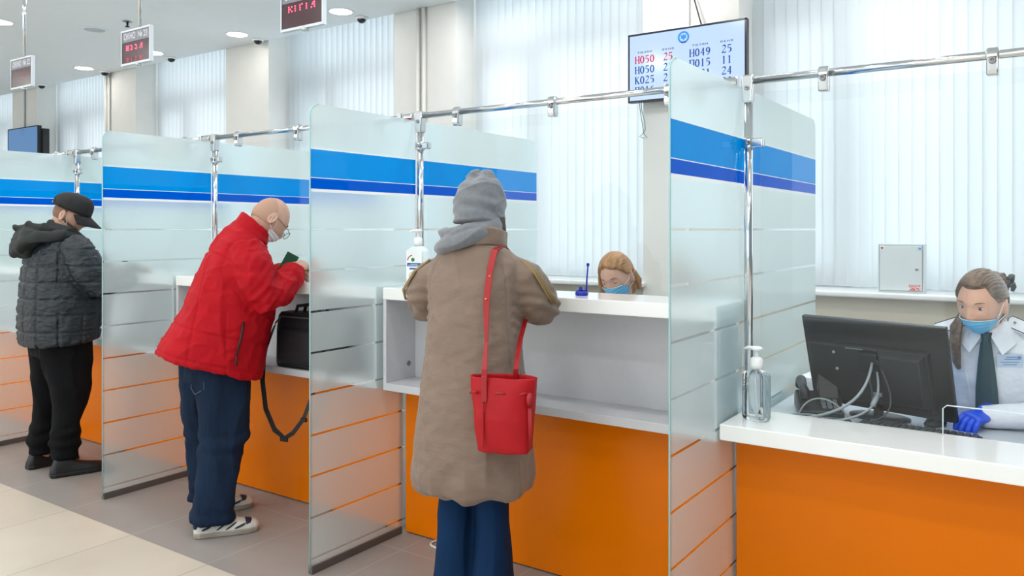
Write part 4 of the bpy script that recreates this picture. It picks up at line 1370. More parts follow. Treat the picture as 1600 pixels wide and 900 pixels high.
def face_mask(HM, parent, m=MASK, s=1.0, top=-0.021, bottom=-0.118, wid=0.062, loop_sides=(-1, 1), out=0.012):
    def off(d, p):
        g = np.exp(-(p[:, 0] / 0.035) ** 2)
        cen = np.exp(-((p[:, 2] - min(-0.045, top - 0.012)) / 0.03) ** 2)
        pl = 0.0012 * np.sin(p[:, 2] * 420)
        return 0.004 + out * g * cen + pl
    def keep(d, p):
        tp = top - 0.006 * (np.abs(p[:, 0]) / 0.06) ** 1.5
        return (d[:, 1] > 0.1) & (p[:, 2] < tp) & (p[:, 2] > bottom) & (np.abs(p[:, 0]) < wid * (1 - 0.15 * np.clip((-p[:, 2] - 0.06) / 0.05, 0, 1)))
    mk = shell(HM, keep, off, 'face_mask', m, parent, 0.002, 160, 160, 0.0, s)
    b = MB()
    pts = []
    for k in range(13):
        xx = -wid + 0.004 + (2 * wid - 0.008) * k / 12
        g = math.exp(-(xx / 0.03) ** 2)
        zt = top - 0.0025 - 0.006 * (abs(xx) / 0.06) ** 1.5
        cn = math.exp(-((zt - min(-0.045, top - 0.012)) / 0.03) ** 2)
        pts.append(fpt(xx, zt, 0.0045 + out * math.exp(-(xx / 0.035) ** 2) * cn, s))
    b.tube(pts, 0.0017, 6, M=HM)
    b.build('mask_binding', STRAP_W if m is MASK else m, mk, True)
    loops(HM, parent, s, top, bottom, wid, loop_sides)
    return mk

def shoe(parent, M, upper, sole, name='shoe', L=0.29, W=0.052, tall=0.096, stripes=None, laces=None):
    """toe to +Y, sole on z=0, ankle above y=0.07"""
    def outline(y, w, k=1.0):
        return w
    prof = [(-0.005, 0.022, 0.045), (0.02, 0.034, tall), (0.06, 0.036, tall + 0.012), (0.10, 0.038, tall), (0.15, 0.045, 0.08), (0.2, 0.05, 0.068), (0.245, 0.048, 0.06), (0.275, 0.038, 0.052), (0.29, 0.02, 0.038)]
    sc = L / 0.29
    b = MB()
    rs = []
    for y, w2, h in prof:
        w2 *= W / 0.05
        rs.append([(w2 * math.copysign(abs(math.cos(a)) ** 0.8, math.cos(a)), y * sc, 0.018 + max(0.0, math.sin(a)) ** 0.9 * (h - 0.018) if math.sin(a) > 0 else 0.018) for a in [2 * PI * k / 20 for k in range(20)]])
    b.loft(rs, M=M)
    u = remesh(b, name, upper, parent, 0.0055, 4)
    b = MB()
    pts = []
    for y, w2, h in prof:
        pts.append((y * sc, w2 * W / 0.05 + 0.004))
    poly = [(w2, y) for y, w2 in pts] + [(-w2, y) for y, w2 in reversed(pts)]
    b.prism([(p[0], p[1]) for p in poly], 'z', 0.0008, 0.026, M=M)
    b.build('sole', sole, u, False, bevel=0.006, seg=2)
    if stripes:
        for sx in (-1, 1):
            for (y0, y1, z0, z1, rr) in ((0.095, 0.15, 0.034, 0.07, 0.008), (0.135, 0.185, 0.032, 0.062, 0.007), (0.175, 0.225, 0.034, 0.05, 0.009), (0.03, 0.07, 0.04, 0.055, 0.01)):
                b = MB()
                pts = []
                for k in range(5):
                    y = y0 + (y1 - y0) * k / 4
                    i2 = max(q for q in range(len(prof)) if prof[q][0] <= y)
                    f2 = (y - prof[i2][0]) / (prof[i2 + 1][0] - prof[i2][0])
                    wd = (prof[i2][1] * (1 - f2) + prof[i2 + 1][1] * f2) * W / 0.05
                    hh = prof[i2][2] * (1 - f2) + prof[i2 + 1][2] * f2
                    zz = z0 + (z1 - z0) * k / 4
                    s3 = min(0.98, max(0.0, (zz - 0.018) / (hh - 0.018)))
                    pts.append(Vector((sx * (wd * (1 - s3 ** (1 / 0.45) * 0.45) - 0.001), y * sc, zz)))
                b.tube(pts, [rr * 0.5, rr, rr, rr, rr * 0.5], 8, M=M, flat=0.5)
                b.build('side_panel', stripes, u, True)
        b = MB()
        b.ell((0, 0.232 * sc, 0.042), (0.042 * W / 0.05, 0.036, 0.022), 14, 8, M=M)
        b.build('toe_panel', stripes, u, True)
        b = MB()
        b.ell((0, 0.005, 0.06), (0.03, 0.014, 0.026), 14, 8, M=M)
        b.build('heel_panel', stripes, u, True)
    if laces:
        b = MB()
        for k in range(5):
            y = (0.115 + 0.018 * k) * sc
            z = 0.103 - 0.0075 * k
            b.tube([Vector((-0.024, y, z - 0.012)), Vector((0, y + 0.004, z)), Vector((0.024, y, z - 0.012))], 0.003, 6, M=M)
        b.build('laces', laces, u, True)
    return u

def T(x, y, z):
    return Matrix.Translation((x, y, z))

# ================================================================== woman in the beige coat
COAT = mat('beige_coat_cloth', C(124, 104, 90), 0.62, var=0.05, vscale=14, sheen=0.15, bump=0.55, bscale=8, stretch=(1, 1, 1.5), bdist=0.022, bdetail=4)
BRAID = mat('olive_gold_braid', C(138, 116, 74), 0.6, var=0.15, vscale=300)
DENIM = mat('navy_denim', C(8, 42, 78), 0.85, spec=0.2, var=0.16, vscale=10, stretch=(1, 1, 0.5), bump=0.7, bscale=16, bdist=0.012, bdetail=7)
KNIT = mat('grey_knit', C(116, 120, 126), 0.9, var=0.09, vscale=60, sheen=0.3, bump=0.6, bscale=420, bdist=0.002)
BLACKSHOE = mat('black_shoe', C(17, 17, 19), 0.5, var=0.1)
HAIR_D = mat('dark_hair', C(52, 42, 38), 0.5, var=0.25, vscale=60, stretch=(1, 1, 0.1))

WL, WR = (-1.845, 2.43, 0), R(17)
J = dict(head=headM((0.0, 0.075, 1.575), -12, 14), neck=(0, 0.03, 1.42), hs=0.96, ears=False,
         torso=[(0, 0, 0.82, 0.13, 0.09, 0), (0, 0, 0.92, 0.14, 0.1, 0), (0, 0.01, 1.05, 0.12, 0.085, 0), (0, 0.02, 1.22, 0.14, 0.1, 0), (0, 0.03, 1.34, 0.15, 0.085, 0), (0, 0.03, 1.41, 0.08, 0.06, 0)],
         armL=[(-0.15, 0.03, 1.36), (-0.235, 0.1, 1.215), (-0.13, 0.36, 1.265)], armR=[(0.15, 0.03, 1.36), (0.225, 0.1, 1.215), (0.12, 0.36, 1.265)],
         handL=aim((-0.13, 0.36, 1.265), (0.55, 0.9, -0.1), (0.25, 0, 1)), handR=aim((0.12, 0.36, 1.265), (-0.55, 0.9, -0.1), (-0.25, 0, 1)),
         legL=[(-0.075, 0, 0.85), (-0.075, 0.01, 0.48), (-0.08, -0.01, 0.09)], legR=[(0.065, 0, 0.85), (0.065, 0.01, 0.48), (0.07, -0.01, 0.09)],
         footL=(-0.12, 1, 0), footR=(0.12, 1, 0), hands=0.92)
p1 = body('person', 'person seen from behind in beige coat and grey hat at the tall counter', J, SKIN, WL, WR)
b = MB()
b.loft(rings([(0, 0.0, 0.515, 0.13, 0.11, 0), (0, 0.0, 0.508, 0.195, 0.165, 0), (0, 0.0, 0.53, 0.226, 0.198, 0), (0, -0.005, 0.575, 0.238, 0.208, 0), (0, -0.01, 0.70, 0.226, 0.2, 0), (0, -0.01, 0.86, 0.206, 0.185, 0),
              (0, 0.0, 1.02, 0.188, 0.166, 0), (0, 0.01, 1.17, 0.18, 0.15, 0), (0, 0.02, 1.29, 0.186, 0.135, 3), (0, 0.028, 1.365, 0.182, 0.115, 6), (0, 0.036, 1.415, 0.14, 0.1, 8), (0, 0.045, 1.445, 0.095, 0.085, 10), (0, 0.05, 1.46, 0.08, 0.075, 12)], 40))
for sx in (-1, 1):
    ex = 0.25 if sx < 0 else 0.232
    b.tube([(sx * 0.12, 0.03, 1.355), (sx * 0.187, 0.045, 1.315), (sx * (ex - 0.012), 0.075, 1.24), (sx * ex, 0.115, 1.2), (sx * (ex - 0.04), 0.2, 1.215), (sx * 0.16, 0.29, 1.25), (sx * 0.135, 0.345, 1.262)],
           [0.058, 0.076, 0.083, 0.081, 0.068, 0.056, 0.052], 20)
def coat_d(v, n):
    g = fbm(v, 9, 1.0, (1, 1, 0.55)) * 0.005 + fbm(v, 22, 5.0, (1, 1, 1.6)) * 0.0028
    low = np.clip((0.66 - v[:, 2]) / 0.14, 0, 1)
    ang = np.arctan2(v[:, 1], v[:, 0])
    g += low * (0.006 * np.sin(ang * 9 + 6 * fbm(v, 4, 2.0)) + 0.008 * (crease(v, 7, 3.0, (1, 1, 0.35)) - 0.4))
    g += 0.006 * (crease(v, 6, 9.0, (1, 1, 0.5)) - 0.3) - 0.005 * line(np.abs(np.arctan2(v[:, 0], -v[:, 1])), 1.15, 0.025) * (v[:, 2] < 1.4)
    el = np.exp(-((v[:, 2] - 1.2) / 0.08) ** 2) * (np.abs(v[:, 0]) > 0.17)
    g += el * 0.005 * np.sin(v[:, 2] * 150 + v[:, 1] * 60)
    return g
coat = remesh(b, 'coat', COAT, p1, 0.0075, 5, coat_d)
b = MB()      # stand-up collar
b.loft(rings([(0.004, 0.044, 1.425, 0.112, 0.105, 10), (0.008, 0.042, 1.455, 0.106, 0.105, 12), (0.016, 0.042, 1.492, 0.1, 0.102, 10, 2.3), (0.016, 0.045, 1.503, 0.088, 0.09, 10), (0.01, 0.05, 1.47, 0.078, 0.074, 14)], 34))
remesh(b, 'collar', COAT, coat, 0.006, 2, lambda v, n: fbm(v, 22, 3.0, (1, 1, 0.5)) * 0.008)
for sx in (-1, 1):
    ex = 0.25 if sx < 0 else 0.232
    b = MB()
    for k in (-1, 0, 1):
        pts = []
        for (x, y, z, r) in ((0.163, 0.03, 1.362, 0.03), (0.187, 0.045, 1.315, 0.076), (ex - 0.012, 0.075, 1.24, 0.085), (ex, 0.115, 1.2, 0.083), (ex - 0.04, 0.2, 1.215, 0.07)):
            a = 0.62 + k * 0.12
            dx, dy = math.cos(a), -math.sin(a)
            pts.append((sx * (x + (r + 0.001) * dx), y + (r + 0.001) * dy, z + 0.02))
        b.tube(pts, 0.0042, 7)
    b.build('sleeve_braid', BRAID, coat, True)
b = MB()
b.loft(rings([(0, 0, 0.62, 0.15, 0.12, 0), (0, 0, 0.8, 0.16, 0.125, 0)], 24))
for x0, x1 in ((-0.07, -0.075), (0.055, 0.065)):
    b.loft(rings([(x0, 0, 0.75, 0.08, 0.095, 0), (x0, 0.0, 0.62, 0.07, 0.088, 0), (x1, 0.005 + 0.02 * (x0 > 0), 0.5, 0.063, 0.08, 0), (x1, 0.03 * (x0 > 0), 0.38, 0.063, 0.082, 0), (x1, 0.03 * (x0 > 0) - 0.005, 0.2, 0.074, 0.105, 0), (x1 * 1.15, -0.01, 0.035, 0.09, 0.128, 0)], 22))
remesh(b, 'jeans', DENIM, p1, 0.008, 4, lambda v, n: fbm(v, 11, 7.0, (1, 1, 0.5)) * 0.006 + 0.006 * (crease(v, 7, 2.0, (1, 1, 0.3)) - 0.3))
for x, yw in ((-0.08, 8), (0.07, -8)):
    shoe(p1, T(x, -0.09, 0) @ Matrix.Rotation(R(yw), 4, 'Z'), BLACKSHOE, BLACKSHOE, L=0.255, W=0.044)
HM = J['head']
# slouchy hat with a gathered top
b = MB()
b.loft(rings([(0, -0.012, -0.062, 0.082, 0.1, -8), (0, -0.012, -0.02, 0.091, 0.112, -8), (0, -0.008, 0.03, 0.093, 0.113, -5), (0, -0.006, 0.075, 0.088, 0.104, 0), (0, -0.008, 0.108, 0.072, 0.084, 0), (0, -0.012, 0.126, 0.045, 0.052, 0), (0, -0.014, 0.13, 0.02, 0.02, 0)], 34), M=HM)
b.ell((-0.02, -0.03, 0.125), (0.042, 0.04, 0.03), 16, 10, M=HM)
b.ell((0.018, -0.018, 0.132), (0.03, 0.032, 0.028), 16, 10, M=HM)
b.ell((-0.005, -0.045, 0.108), (0.03, 0.03, 0.026), 16, 10, M=HM)
HMi = HM.inverted()
def hat_d(v, n):
    q = np.array([tuple(HMi @ Vector(p)) for p in v])
    g = fbm(q, 13, 2.0, (0.8, 0.8, 2.2)) * 0.008 + 0.008 * (crease(q, 9, 5.0, (0.6, 0.6, 1.8)) - 0.3)
    g += 0.0016 * np.sin(q[:, 2] * 105 + 2.2 * np.sin(q[:, 0] * 28) + q[:, 1] * 12) * np.clip((0.1 - q[:, 2]) * 14, 0, 1)
    ang = np.arctan2(q[:, 1] + 0.02, q[:, 0])
    g += np.clip((q[:, 2] - 0.07) * 16, 0, 1) * 0.006 * np.sin(ang * 6 + 1)
    return g
remesh(b, 'knit_hat', KNIT, p1, 0.005, 4, hat_d)
b = MB()
for k, (zc, sl, rx, ry, rr) in enumerate(((1.504, 0.024, 0.09, 0.088, 0.027), (1.468, 0.038, 0.105, 0.108, 0.031))):
    pts = []
    for i in range(25):
        a = 2 * PI * i / 24
        pts.append((rx * math.cos(a) - 0.034, 0.038 + ry * math.sin(a), zc + sl * math.cos(a - 0.35)))
    b.tube(pts, rr, 12)
remesh(b, 'scarf', KNIT, p1, 0.006, 14, lambda v, n: fbm(v, 12, 4.0, (1, 1, 1.6)) * 0.008 + 0.008 * (crease(v - np.outer(v[:, 0], (0, 0, 0.35)), 9, 2.0, (0.5, 0.5, 2.2)) - 0.3))
b = MB()
b.tube([HM @ Vector((0.075, 0.03, -0.02)), HM @ Vector((0.086, 0.02, -0.07)), HM @ Vector((0.09, 0.03, -0.12)), HM @ Vector((0.08, 0.06, -0.18))], [0.02, 0.026, 0.024, 0.01], 10, flat=0.6)
remesh(b, 'hair', HAIR_D, p1, 0.005, 2)
face_mask(HM, p1, MASK, 0.96)

# red bucket bag hanging from her right shoulder
RED = mat('red_leather', C(168, 6, 20), 0.5, spec=0.3, var=0.06, vscale=18, bump=0.3, bscale=420, bdist=0.0012)
RED_S = mat('red_leather_strap', C(156, 8, 20), 0.45, var=0.05)
bagM = (Matrix.Rotation(WR, 4, 'Z'))
bl = Vector(WL) + bagM @ Vector((0.192, -0.215, 0.728))
bag = thing('shoulder_bag', 'red leather bucket bag hanging by its long strap behind the beige coat', 'bag', bl, WR + R(4))
b = MB()
b.loft(rings([(0, 0.01, 0.004, 0.088, 0.056, 0, 4.5), (0, 0.01, -0.004, 0.094, 0.06, 0, 4.5), (0, 0.005, 0.018, 0.096, 0.064, 0, 3.6), (0, 0, 0.12, 0.105, 0.072, 0, 2.8), (0, 0, 0.21, 0.116, 0.06, 0, 2.6), (0, 0, 0.262, 0.122, 0.05, 0, 2.6), (0, 0, 0.262, 0.116, 0.044, 0, 2.6), (0, 0, 0.2, 0.105, 0.05, 0, 2.6)], 36))
remesh(b, 'bag_body', RED, bag, 0.006, 3, lambda v, n: fbm(v, 14, 1.5, (1, 1, 0.8)) * 0.006)
b = MB()
for xa, xb in ((-0.108, -0.078), (-0.03, 0.022), (0.065, 0.1)):
    b.tube([(xa, -0.052, 0.206), ((xa + xb) / 2, -0.064 if xa < 0.05 else -0.05, 0.212), (xb, -0.058 if xb < 0.05 else -0.036, 0.208)], 0.0045, 8)
b.build('drawstring', RED_S, bag, True)
b = MB()
b.tube([(0.098, -0.042, 0.212), (0.1, -0.05, 0.195), (0.1, -0.05, 0.17)], [0.008, 0.011, 0.01], 10)
for k in range(4):
    b.tube([(0.097 + 0.003 * k, -0.049, 0.17), (0.099 + 0.003 * k, -0.05, 0.1), (0.101 + 0.002 * k, -0.048, 0.035)], 0.0026, 6)
b.build('tassel', RED_S, bag, True)
b = MB(); b.box(-0.066, -0.045, -0.0655, -0.056, 0.175, 0.268); b.build('strap_tab', RED_S, bag, bevel=0.003)
b = MB(); b.box(-0.0566, -0.0548, -0.0735, -0.066, 0.02, 0.18); b.build('front_seam', RED_S, bag, bevel=0.0008)
Binv = Matrix.Translation(bl) @ Matrix.Rotation(WR + R(4), 4, 'Z')
Wm = Matrix.Translation(WL) @ Matrix.Rotation(WR, 4, 'Z')
def bp(x, y, z):
    return Binv.inverted() @ (Wm @ Vector((x, y, z)))
def ribbon(pts, w, th, name, m, parent, nrm):
    """flat strap: w wide across, th thick; nrm = list of outward normals"""
    rs = []
    P = [Vector(p) for p in pts]
    for i, p in enumerate(P):
        t2 = (P[min(i + 1, len(P) - 1)] - P[max(i - 1, 0)]).normalized()
        n2 = Vector(nrm[i] if isinstance(nrm, list) else nrm)
        n2 = (n2 - t2 * n2.dot(t2)).normalized()
        s2 = t2.cross(n2)
        ww = w[i] if isinstance(w, list) else w
        rs.append([p + s2 * ww + n2 * th, p - s2 * ww + n2 * th, p - s2 * ww - n2 * th, p + s2 * ww - n2 * th])
    return MB().loft(rs).build(name, m, parent, bevel=th * 0.6, seg=1)
ribbon([Vector((-0.055, -0.062, 0.2)), Vector((-0.055, -0.062, 0.29)), bp(0.12, -0.2, 1.1), bp(0.107, -0.162, 1.24), bp(0.105, -0.115, 1.355), bp(0.105, -0.06, 1.425), bp(0.105, 0.03, 1.44), bp(0.11, 0.12, 1.40)],
       [0.01, 0.01, 0.0065, 0.0125, 0.0125, 0.0125, 0.0125, 0.0125], 0.002, 'strap', RED_S, bag, [(0, -1, 0)] * 4 + [(0, -1, 0.25), (0, -0.7, 0.7), (0, 0, 1), (0, 0.6, 0.8)])
ribbon([Vector((0.03, 0.04, 0.21)), Vector((0.035, 0.03, 0.28)), bp(0.2, -0.06, 1.08), bp(0.19, 0.06, 1.16)], 0.009, 0.002, 'strap', RED_S, bag, (0, -1, 0.1))
b = MB()
for zz in (1.25, 1.19, 1.33):
    b.ell(bp(0.107, -0.166 if zz < 1.3 else -0.126, zz), 0.004, 8, 6)
b.build('rivets', mat('gold_rivet', C(212, 180, 120), 0.3, 0.8), bag, True)

# ================================================================== man in the red jacket
REDJ = mat('red_jacket_cloth', C(172, 4, 22), 0.7, spec=0.2, var=0.06, vscale=12, bump=0.6, bscale=10, stretch=(1, 1, 1.0), bdist=0.02, bdetail=5)
REDJ_S = mat('red_seam', C(160, 26, 40), 0.6)
DENIM2 = mat('faded_denim', C(20, 36, 58), 0.9, spec=0.2, var=0.3, vscale=6, stretch=(1.4, 1.4, 0.4), bump=0.7, bscale=14, bdist=0.018, bdetail=7)
SNEAK = mat('sneaker_white', C(206, 204, 196), 0.6, var=0.1)
SNEAK_N = mat('sneaker_navy', C(26, 36, 58), 0.6)
SNEAK_S = mat('sneaker_sole', C(150, 142, 130), 0.6, var=0.15)
HAIR_G = mat('cropped_grey_hair', C(176, 140, 118), 0.8, var=0.1, vscale=200)
ML, MR_ = (-3.545, 2.52, 0), R(-30)
J = dict(head=headM((0.0, 0.243, 1.553), 16, 40), neck=(0, 0.125, 1.45), hs=1.02, neckr=0.06,
         torso=[(0, -0.03, 0.80, 0.16, 0.11, 0), (0, -0.03, 0.92, 0.165, 0.12, 6), (0, 0.0, 1.08, 0.165, 0.12, 12), (0, 0.06, 1.25, 0.18, 0.12, 18), (0, 0.1, 1.39, 0.17, 0.09, 24), (0, 0.12, 1.46, 0.085, 0.065, 28)],
         armL=[(-0.18, 0.12, 1.40), (-0.24, 0.22, 1.2), (-0.06, 0.42, 1.27)], armR=[(0.19, 0.12, 1.39), (0.245, 0.185, 1.165), (0.08, 0.36, 1.295)],
         handL=aim((-0.06, 0.42, 1.262), (0.5, 0.8, -0.15), (0.2, 0.1, 1)), handR=aim((0.085, 0.365, 1.30), (-0.6, 0.55, 0.15), (0.5, 0.35, 0.9)),
         legL=[(-0.1, -0.06, 0.84), (-0.13, -0.06, 0.46), (-0.17, -0.04, 0.09)], legR=[(0.1, -0.01, 0.84), (0.13, 0.0, 0.46), (0.17, -0.05, 0.09)],
         footL=(-0.05, 1, 0), footR=(0.05, 1, 0), curl=0.75)
p2 = body('person', 'person in a red jacket and jeans bending over the tall counter, bald with glasses', J, SKIN_M, ML, MR_)
b = MB()
b.loft(rings([(0, -0.05, 0.80, 0.235, 0.27, 17, 2.2), (0, -0.045, 0.83, 0.24, 0.268, 16, 2.2), (0, -0.01, 0.95, 0.235, 0.242, 10), (0, 0.044, 1.08, 0.23, 0.228, 4), (0, 0.07, 1.19, 0.232, 0.21, 8), (0, 0.082, 1.3, 0.228, 0.172, 16), (0, 0.105, 1.395, 0.198, 0.14, 24), (0, 0.125, 1.455, 0.145, 0.112, 30), (0, 0.14, 1.495, 0.098, 0.088, 34), (0, 0.152, 1.515, 0.085, 0.078, 36)], 44))
for sx, pts in ((1, [(0.16, 0.105, 1.405), (0.215, 0.125, 1.33), (0.248, 0.15, 1.235), (0.25, 0.185, 1.165), (0.205, 0.26, 1.19), (0.145, 0.325, 1.255), (0.11, 0.352, 1.285)]), (-1, [(0.16, 0.11, 1.405), (0.215, 0.14, 1.33), (0.245, 0.19, 1.24), (0.24, 0.24, 1.2), (0.18, 0.33, 1.225), (0.1, 0.39, 1.255), (0.075, 0.405, 1.262)])):
    b.tube([(sx * x, y, z) for x, y, z in pts], [0.088, 0.1, 0.098, 0.094, 0.083, 0.068, 0.06], 20)
def red_d(v, n):
    g = fbm(v, 7, 11.0, (1, 1, 0.8)) * 0.005 + fbm(v, 20, 3.0, (1, 1, 1)) * 0.003
    arm = (v[:, 0] > 0.15) & (v[:, 2] > 1.05) & (v[:, 1] > 0.1)
    g += arm * (0.0022 * np.sin(v[:, 2] * 95 - v[:, 1] * 120 + 3.5 * fbm(v, 6, 8.0)) + 0.009 * (crease(v, 8, 21.0, (1, 1, 1.3)) - 0.3))
    body_ = (np.abs(v[:, 0]) < 0.235) | (v[:, 2] < 1.05)
    zz = v[:, 2] + 0.28 * (v[:, 1] + 0.05)
    an = np.arctan2(v[:, 0], -(v[:, 1] - 0.02))
    g += 0.007 * (crease(v, 5.5, 4.0, (1, 1, 0.6)) - 0.3) + 0.005 * (crease(v, 11, 14.0, (1, 1, 1.2)) - 0.3)
    g -= body_ * (v[:, 1] < 0.25) * 0.006 * (line(zz, 0.835, 0.006) + line(zz, 0.985, 0.007) + line(np.abs(an), 0.85, 0.03) + (v[:, 1] < 0.12) * line(v[:, 2] + 0.5 * v[:, 1], 1.36, 0.007) + 0.8 * line(np.abs(an), 1.5, 0.022) * (v[:, 2] < 1.1))
    g -= 0.006 * line(np.abs(v[:, 0]) + 0.25 * (v[:, 2] - 1.3), 0.205, 0.007) * (v[:, 2] > 1.2)
    return g
jk = remesh(b, 'jacket', REDJ, p2, 0.0075, 4, red_d)
b = MB()
b.loft(rings([(0, 0.146, 1.468, 0.112, 0.102, 32), (0, 0.156, 1.5, 0.1, 0.096, 38), (0, 0.174, 1.532, 0.094, 0.094, 42), (0, 0.177, 1.536, 0.086, 0.086, 42), (0, 0.16, 1.5, 0.08, 0.078, 38)], 32))
remesh(b, 'collar', REDJ, jk, 0.006, 3, lambda v, n: fbm(v, 20, 1.0) * 0.003)
# side pocket zip and hem seam
b = MB()
b.tube([(0.232, 0.085, 1.045), (0.238, 0.07, 0.96), (0.244, 0.05, 0.885)], 0.006, 8)
b.build('pocket_zip', mat('zip_dark', C(52, 20, 26), 0.5), jk, True)
b = MB(); b.tube([(0.246, 0.05, 0.89), (0.249, 0.047, 0.86), (0.25, 0.05, 0.835)], [0.003, 0.005, 0.005], 8); b.build('zip_pull', BLACKP, jk, True)
b = MB()
b.loft(rings([(0, -0.03, 0.74, 0.175, 0.15, 0), (0, -0.03, 0.88, 0.175, 0.14, 0)], 26))
b.loft(rings([(0.095, -0.008, 0.83, 0.095, 0.138, 0), (0.098, 0.0, 0.7, 0.09, 0.13, 0), (0.12, 0.004, 0.57, 0.088, 0.118, 0), (0.13, 0.004, 0.46, 0.086, 0.112, 0), (0.135, -0.012, 0.40, 0.082, 0.1, 0), (0.16, -0.035, 0.25, 0.08, 0.098, 0), (0.165, -0.05, 0.13, 0.083, 0.102, 0), (0.165, -0.056, 0.075, 0.086, 0.106, 0)], 26))
b.loft(rings([(-0.095, -0.062, 0.83, 0.095, 0.132, 0), (-0.098, -0.078, 0.7, 0.09, 0.122, 0), (-0.12, -0.07, 0.57, 0.088, 0.108, 0), (-0.13, -0.06, 0.46, 0.086, 0.1, 0), (-0.16, -0.05, 0.25, 0.08, 0.094, 0), (-0.165, -0.042, 0.13, 0.084, 0.1, 0), (-0.165, -0.042, 0.08, 0.087, 0.103, 0)], 26))
def jean_d(v, n):
    g = fbm(v, 9, 17.0, (1, 1, 0.6)) * 0.010 + fbm(v, 20, 3.0) * 0.003
    g += 0.005 * np.sin(v[:, 2] * 90 + 3 * fbm(v, 5, 6.0)) * (np.clip((0.2 - v[:, 2]) * 8, 0, 1)) + 0.011 * (crease(v, 6, 2.0, (1, 1, 0.45)) - 0.3)
    g += 0.006 * np.sin(v[:, 2] * 70 + 40 * v[:, 0]) * np.exp(-((v[:, 2] - 0.44) / 0.07) ** 2)
    return g
jn = remesh(b, 'jeans', DENIM2, p2, 0.0075, 3, jean_d)
b = MB()
pk = []
for (x, z) in ((0.095, 0.80), (0.17, 0.79), (0.172, 0.72), (0.138, 0.69), (0.1, 0.715), (0.095, 0.80)):
    pk.append((x, -0.004 - 0.136 * math.sqrt(max(0.05, 1 - ((x - 0.096) / 0.095) ** 2)) - 0.006, z))
b.tube(pk, 0.0025, 6)
b.build('back_pocket_seam', mat('denim_seam', C(70, 86, 108), 0.8), jn, True)
for x, y, yw in ((0.17, -0.135, -2), (-0.17, -0.115, 3)):
    shoe(p2, T(x, y, 0) @ Matrix.Rotation(R(yw), 4, 'Z'), SNEAK, SNEAK_S, L=0.3, W=0.054, stripes=SNEAK_N, laces=STRAP_W)
HM = J['head']
eyes(HM, p2, 1.02, (0, R(-20)), 0.6, skin=SKIN_M)
hair_shell(HM, lambda d, p: np.minimum(np.minimum(0.32 - 0.75 * np.clip(d[:, 2], 0, 1) - d[:, 1] - 0.35 * np.clip(-d[:, 2], 0, 1), (p[:, 2] + 0.062) * 12), 1.2 - 1.25 * d[:, 2]), 0.002, 'cropped_hair', HAIR_G, p2, 1.02, w=0.3)
face_mask(HM, p2, MASK_W, 1.02, top=-0.045, bottom=-0.118)
WIRE = mat('spectacle_metal', C(120, 110, 100), 0.3, 0.9)
gl = MB()
for sx in (-1, 1):
    pts = [(sx * 0.033 + 0.026 * math.copysign(abs(math.cos(a)) ** 0.7, math.cos(a)), 0.118, -0.016 + 0.02 * math.copysign(abs(math.sin(a)) ** 0.7, math.sin(a))) for a in [2 * PI * k / 20 for k in range(21)]]
    gl.tube(pts, 0.0016, 6, M=HM)
    gl.tube([(sx * 0.06, 0.117, -0.008), (sx * 0.078, 0.09, 0.0), (sx * 0.083, 0.02, 0.008), (sx * 0.082, -0.02, 0.012), (sx * 0.08, -0.035, -0.006)], 0.0017, 6, M=HM)
gl.tube([(-0.008, 0.119, -0.01), (0, 0.121, -0.006), (0.008, 0.119, -0.01)], 0.0016, 6, M=HM)
go = gl.build('glasses', WIRE, p2, True)
for sx in (-1, 1):
    MB().lathe([(0.001, -0.0006), (0.0245, -0.0006), (0.0245, 0.0006), (0.001, 0.0006)], M=HM @ T(sx * 0.033, 0.118, -0.016) @ Matrix.Rotation(R(90), 4, 'X'), n=20, sy=0.8).build('lens', PGLASS, go)
M2 = Matrix.Translation(ML) @ Matrix.Rotation(MR_, 4, 'Z')
q = M2 @ Vector((-0.06, 0.355, 1.325))
t = thing('folded_booklet', 'dark green booklet held in the hands of the man in red', 'booklet', q, MR_)
Mb = Matrix.Rotation(R(-28), 4, 'X') @ Matrix.Rotation(R(12), 4, 'Z')
b = MB(); b.box(-0.005, 0.005, -0.035, 0.035, -0.05, 0.045, Mb); b.build('cover', mat('booklet_green', C(16, 84, 50), 0.5), t, bevel=0.002)
b = MB(); b.box(-0.0035, 0.0035, -0.033, 0.036, -0.048, 0.0465, Mb); b.build('pages', mat('booklet_dark', C(30, 40, 42), 0.5), t)

# briefcase on the open shelf and its hanging strap
NYL = mat('black_nylon', C(30, 30, 34), 0.6, var=0.12, bump=0.3, bscale=500, bdist=0.001)
t = thing('briefcase', 'black fabric briefcase on the grey shelf in front of the man in red', 'bag', (-3.27, 2.885, 0.767), R(3))
b = MB()
b.loft(rings([(0, 0, 0.004, 0.205, 0.07, 0, 5), (0, 0, 0.001, 0.212, 0.074, 0, 5), (0, 0, 0.02, 0.218, 0.079, 0, 5), (0, 0, 0.2, 0.215, 0.078, 0, 5), (0, 0, 0.272, 0.207, 0.07, 0, 5), (0, 0, 0.29, 0.195, 0.058, 0, 5)], 44))
bb = b.build('case_body', NYL, t, True)
b = MB(); b.loft(rings([(0, -0.082, 0.03, 0.16, 0.012, 0, 5), (0, -0.086, 0.05, 0.165, 0.018, 0, 5), (0, -0.086, 0.19, 0.162, 0.017, 0, 5), (0, -0.081, 0.21, 0.15, 0.008, 0, 5)], 40)); b.build('front_pocket', NYL, t, True)
b = MB()
for yy in (-0.03, 0.03):
    b.tube([(-0.09, yy, 0.285), (-0.075, yy, 0.325), (0, yy * 0.6, 0.335), (0.075, yy, 0.325), (0.09, yy, 0.285)], 0.009, 10)
b.build('handle', NYL, t, True)
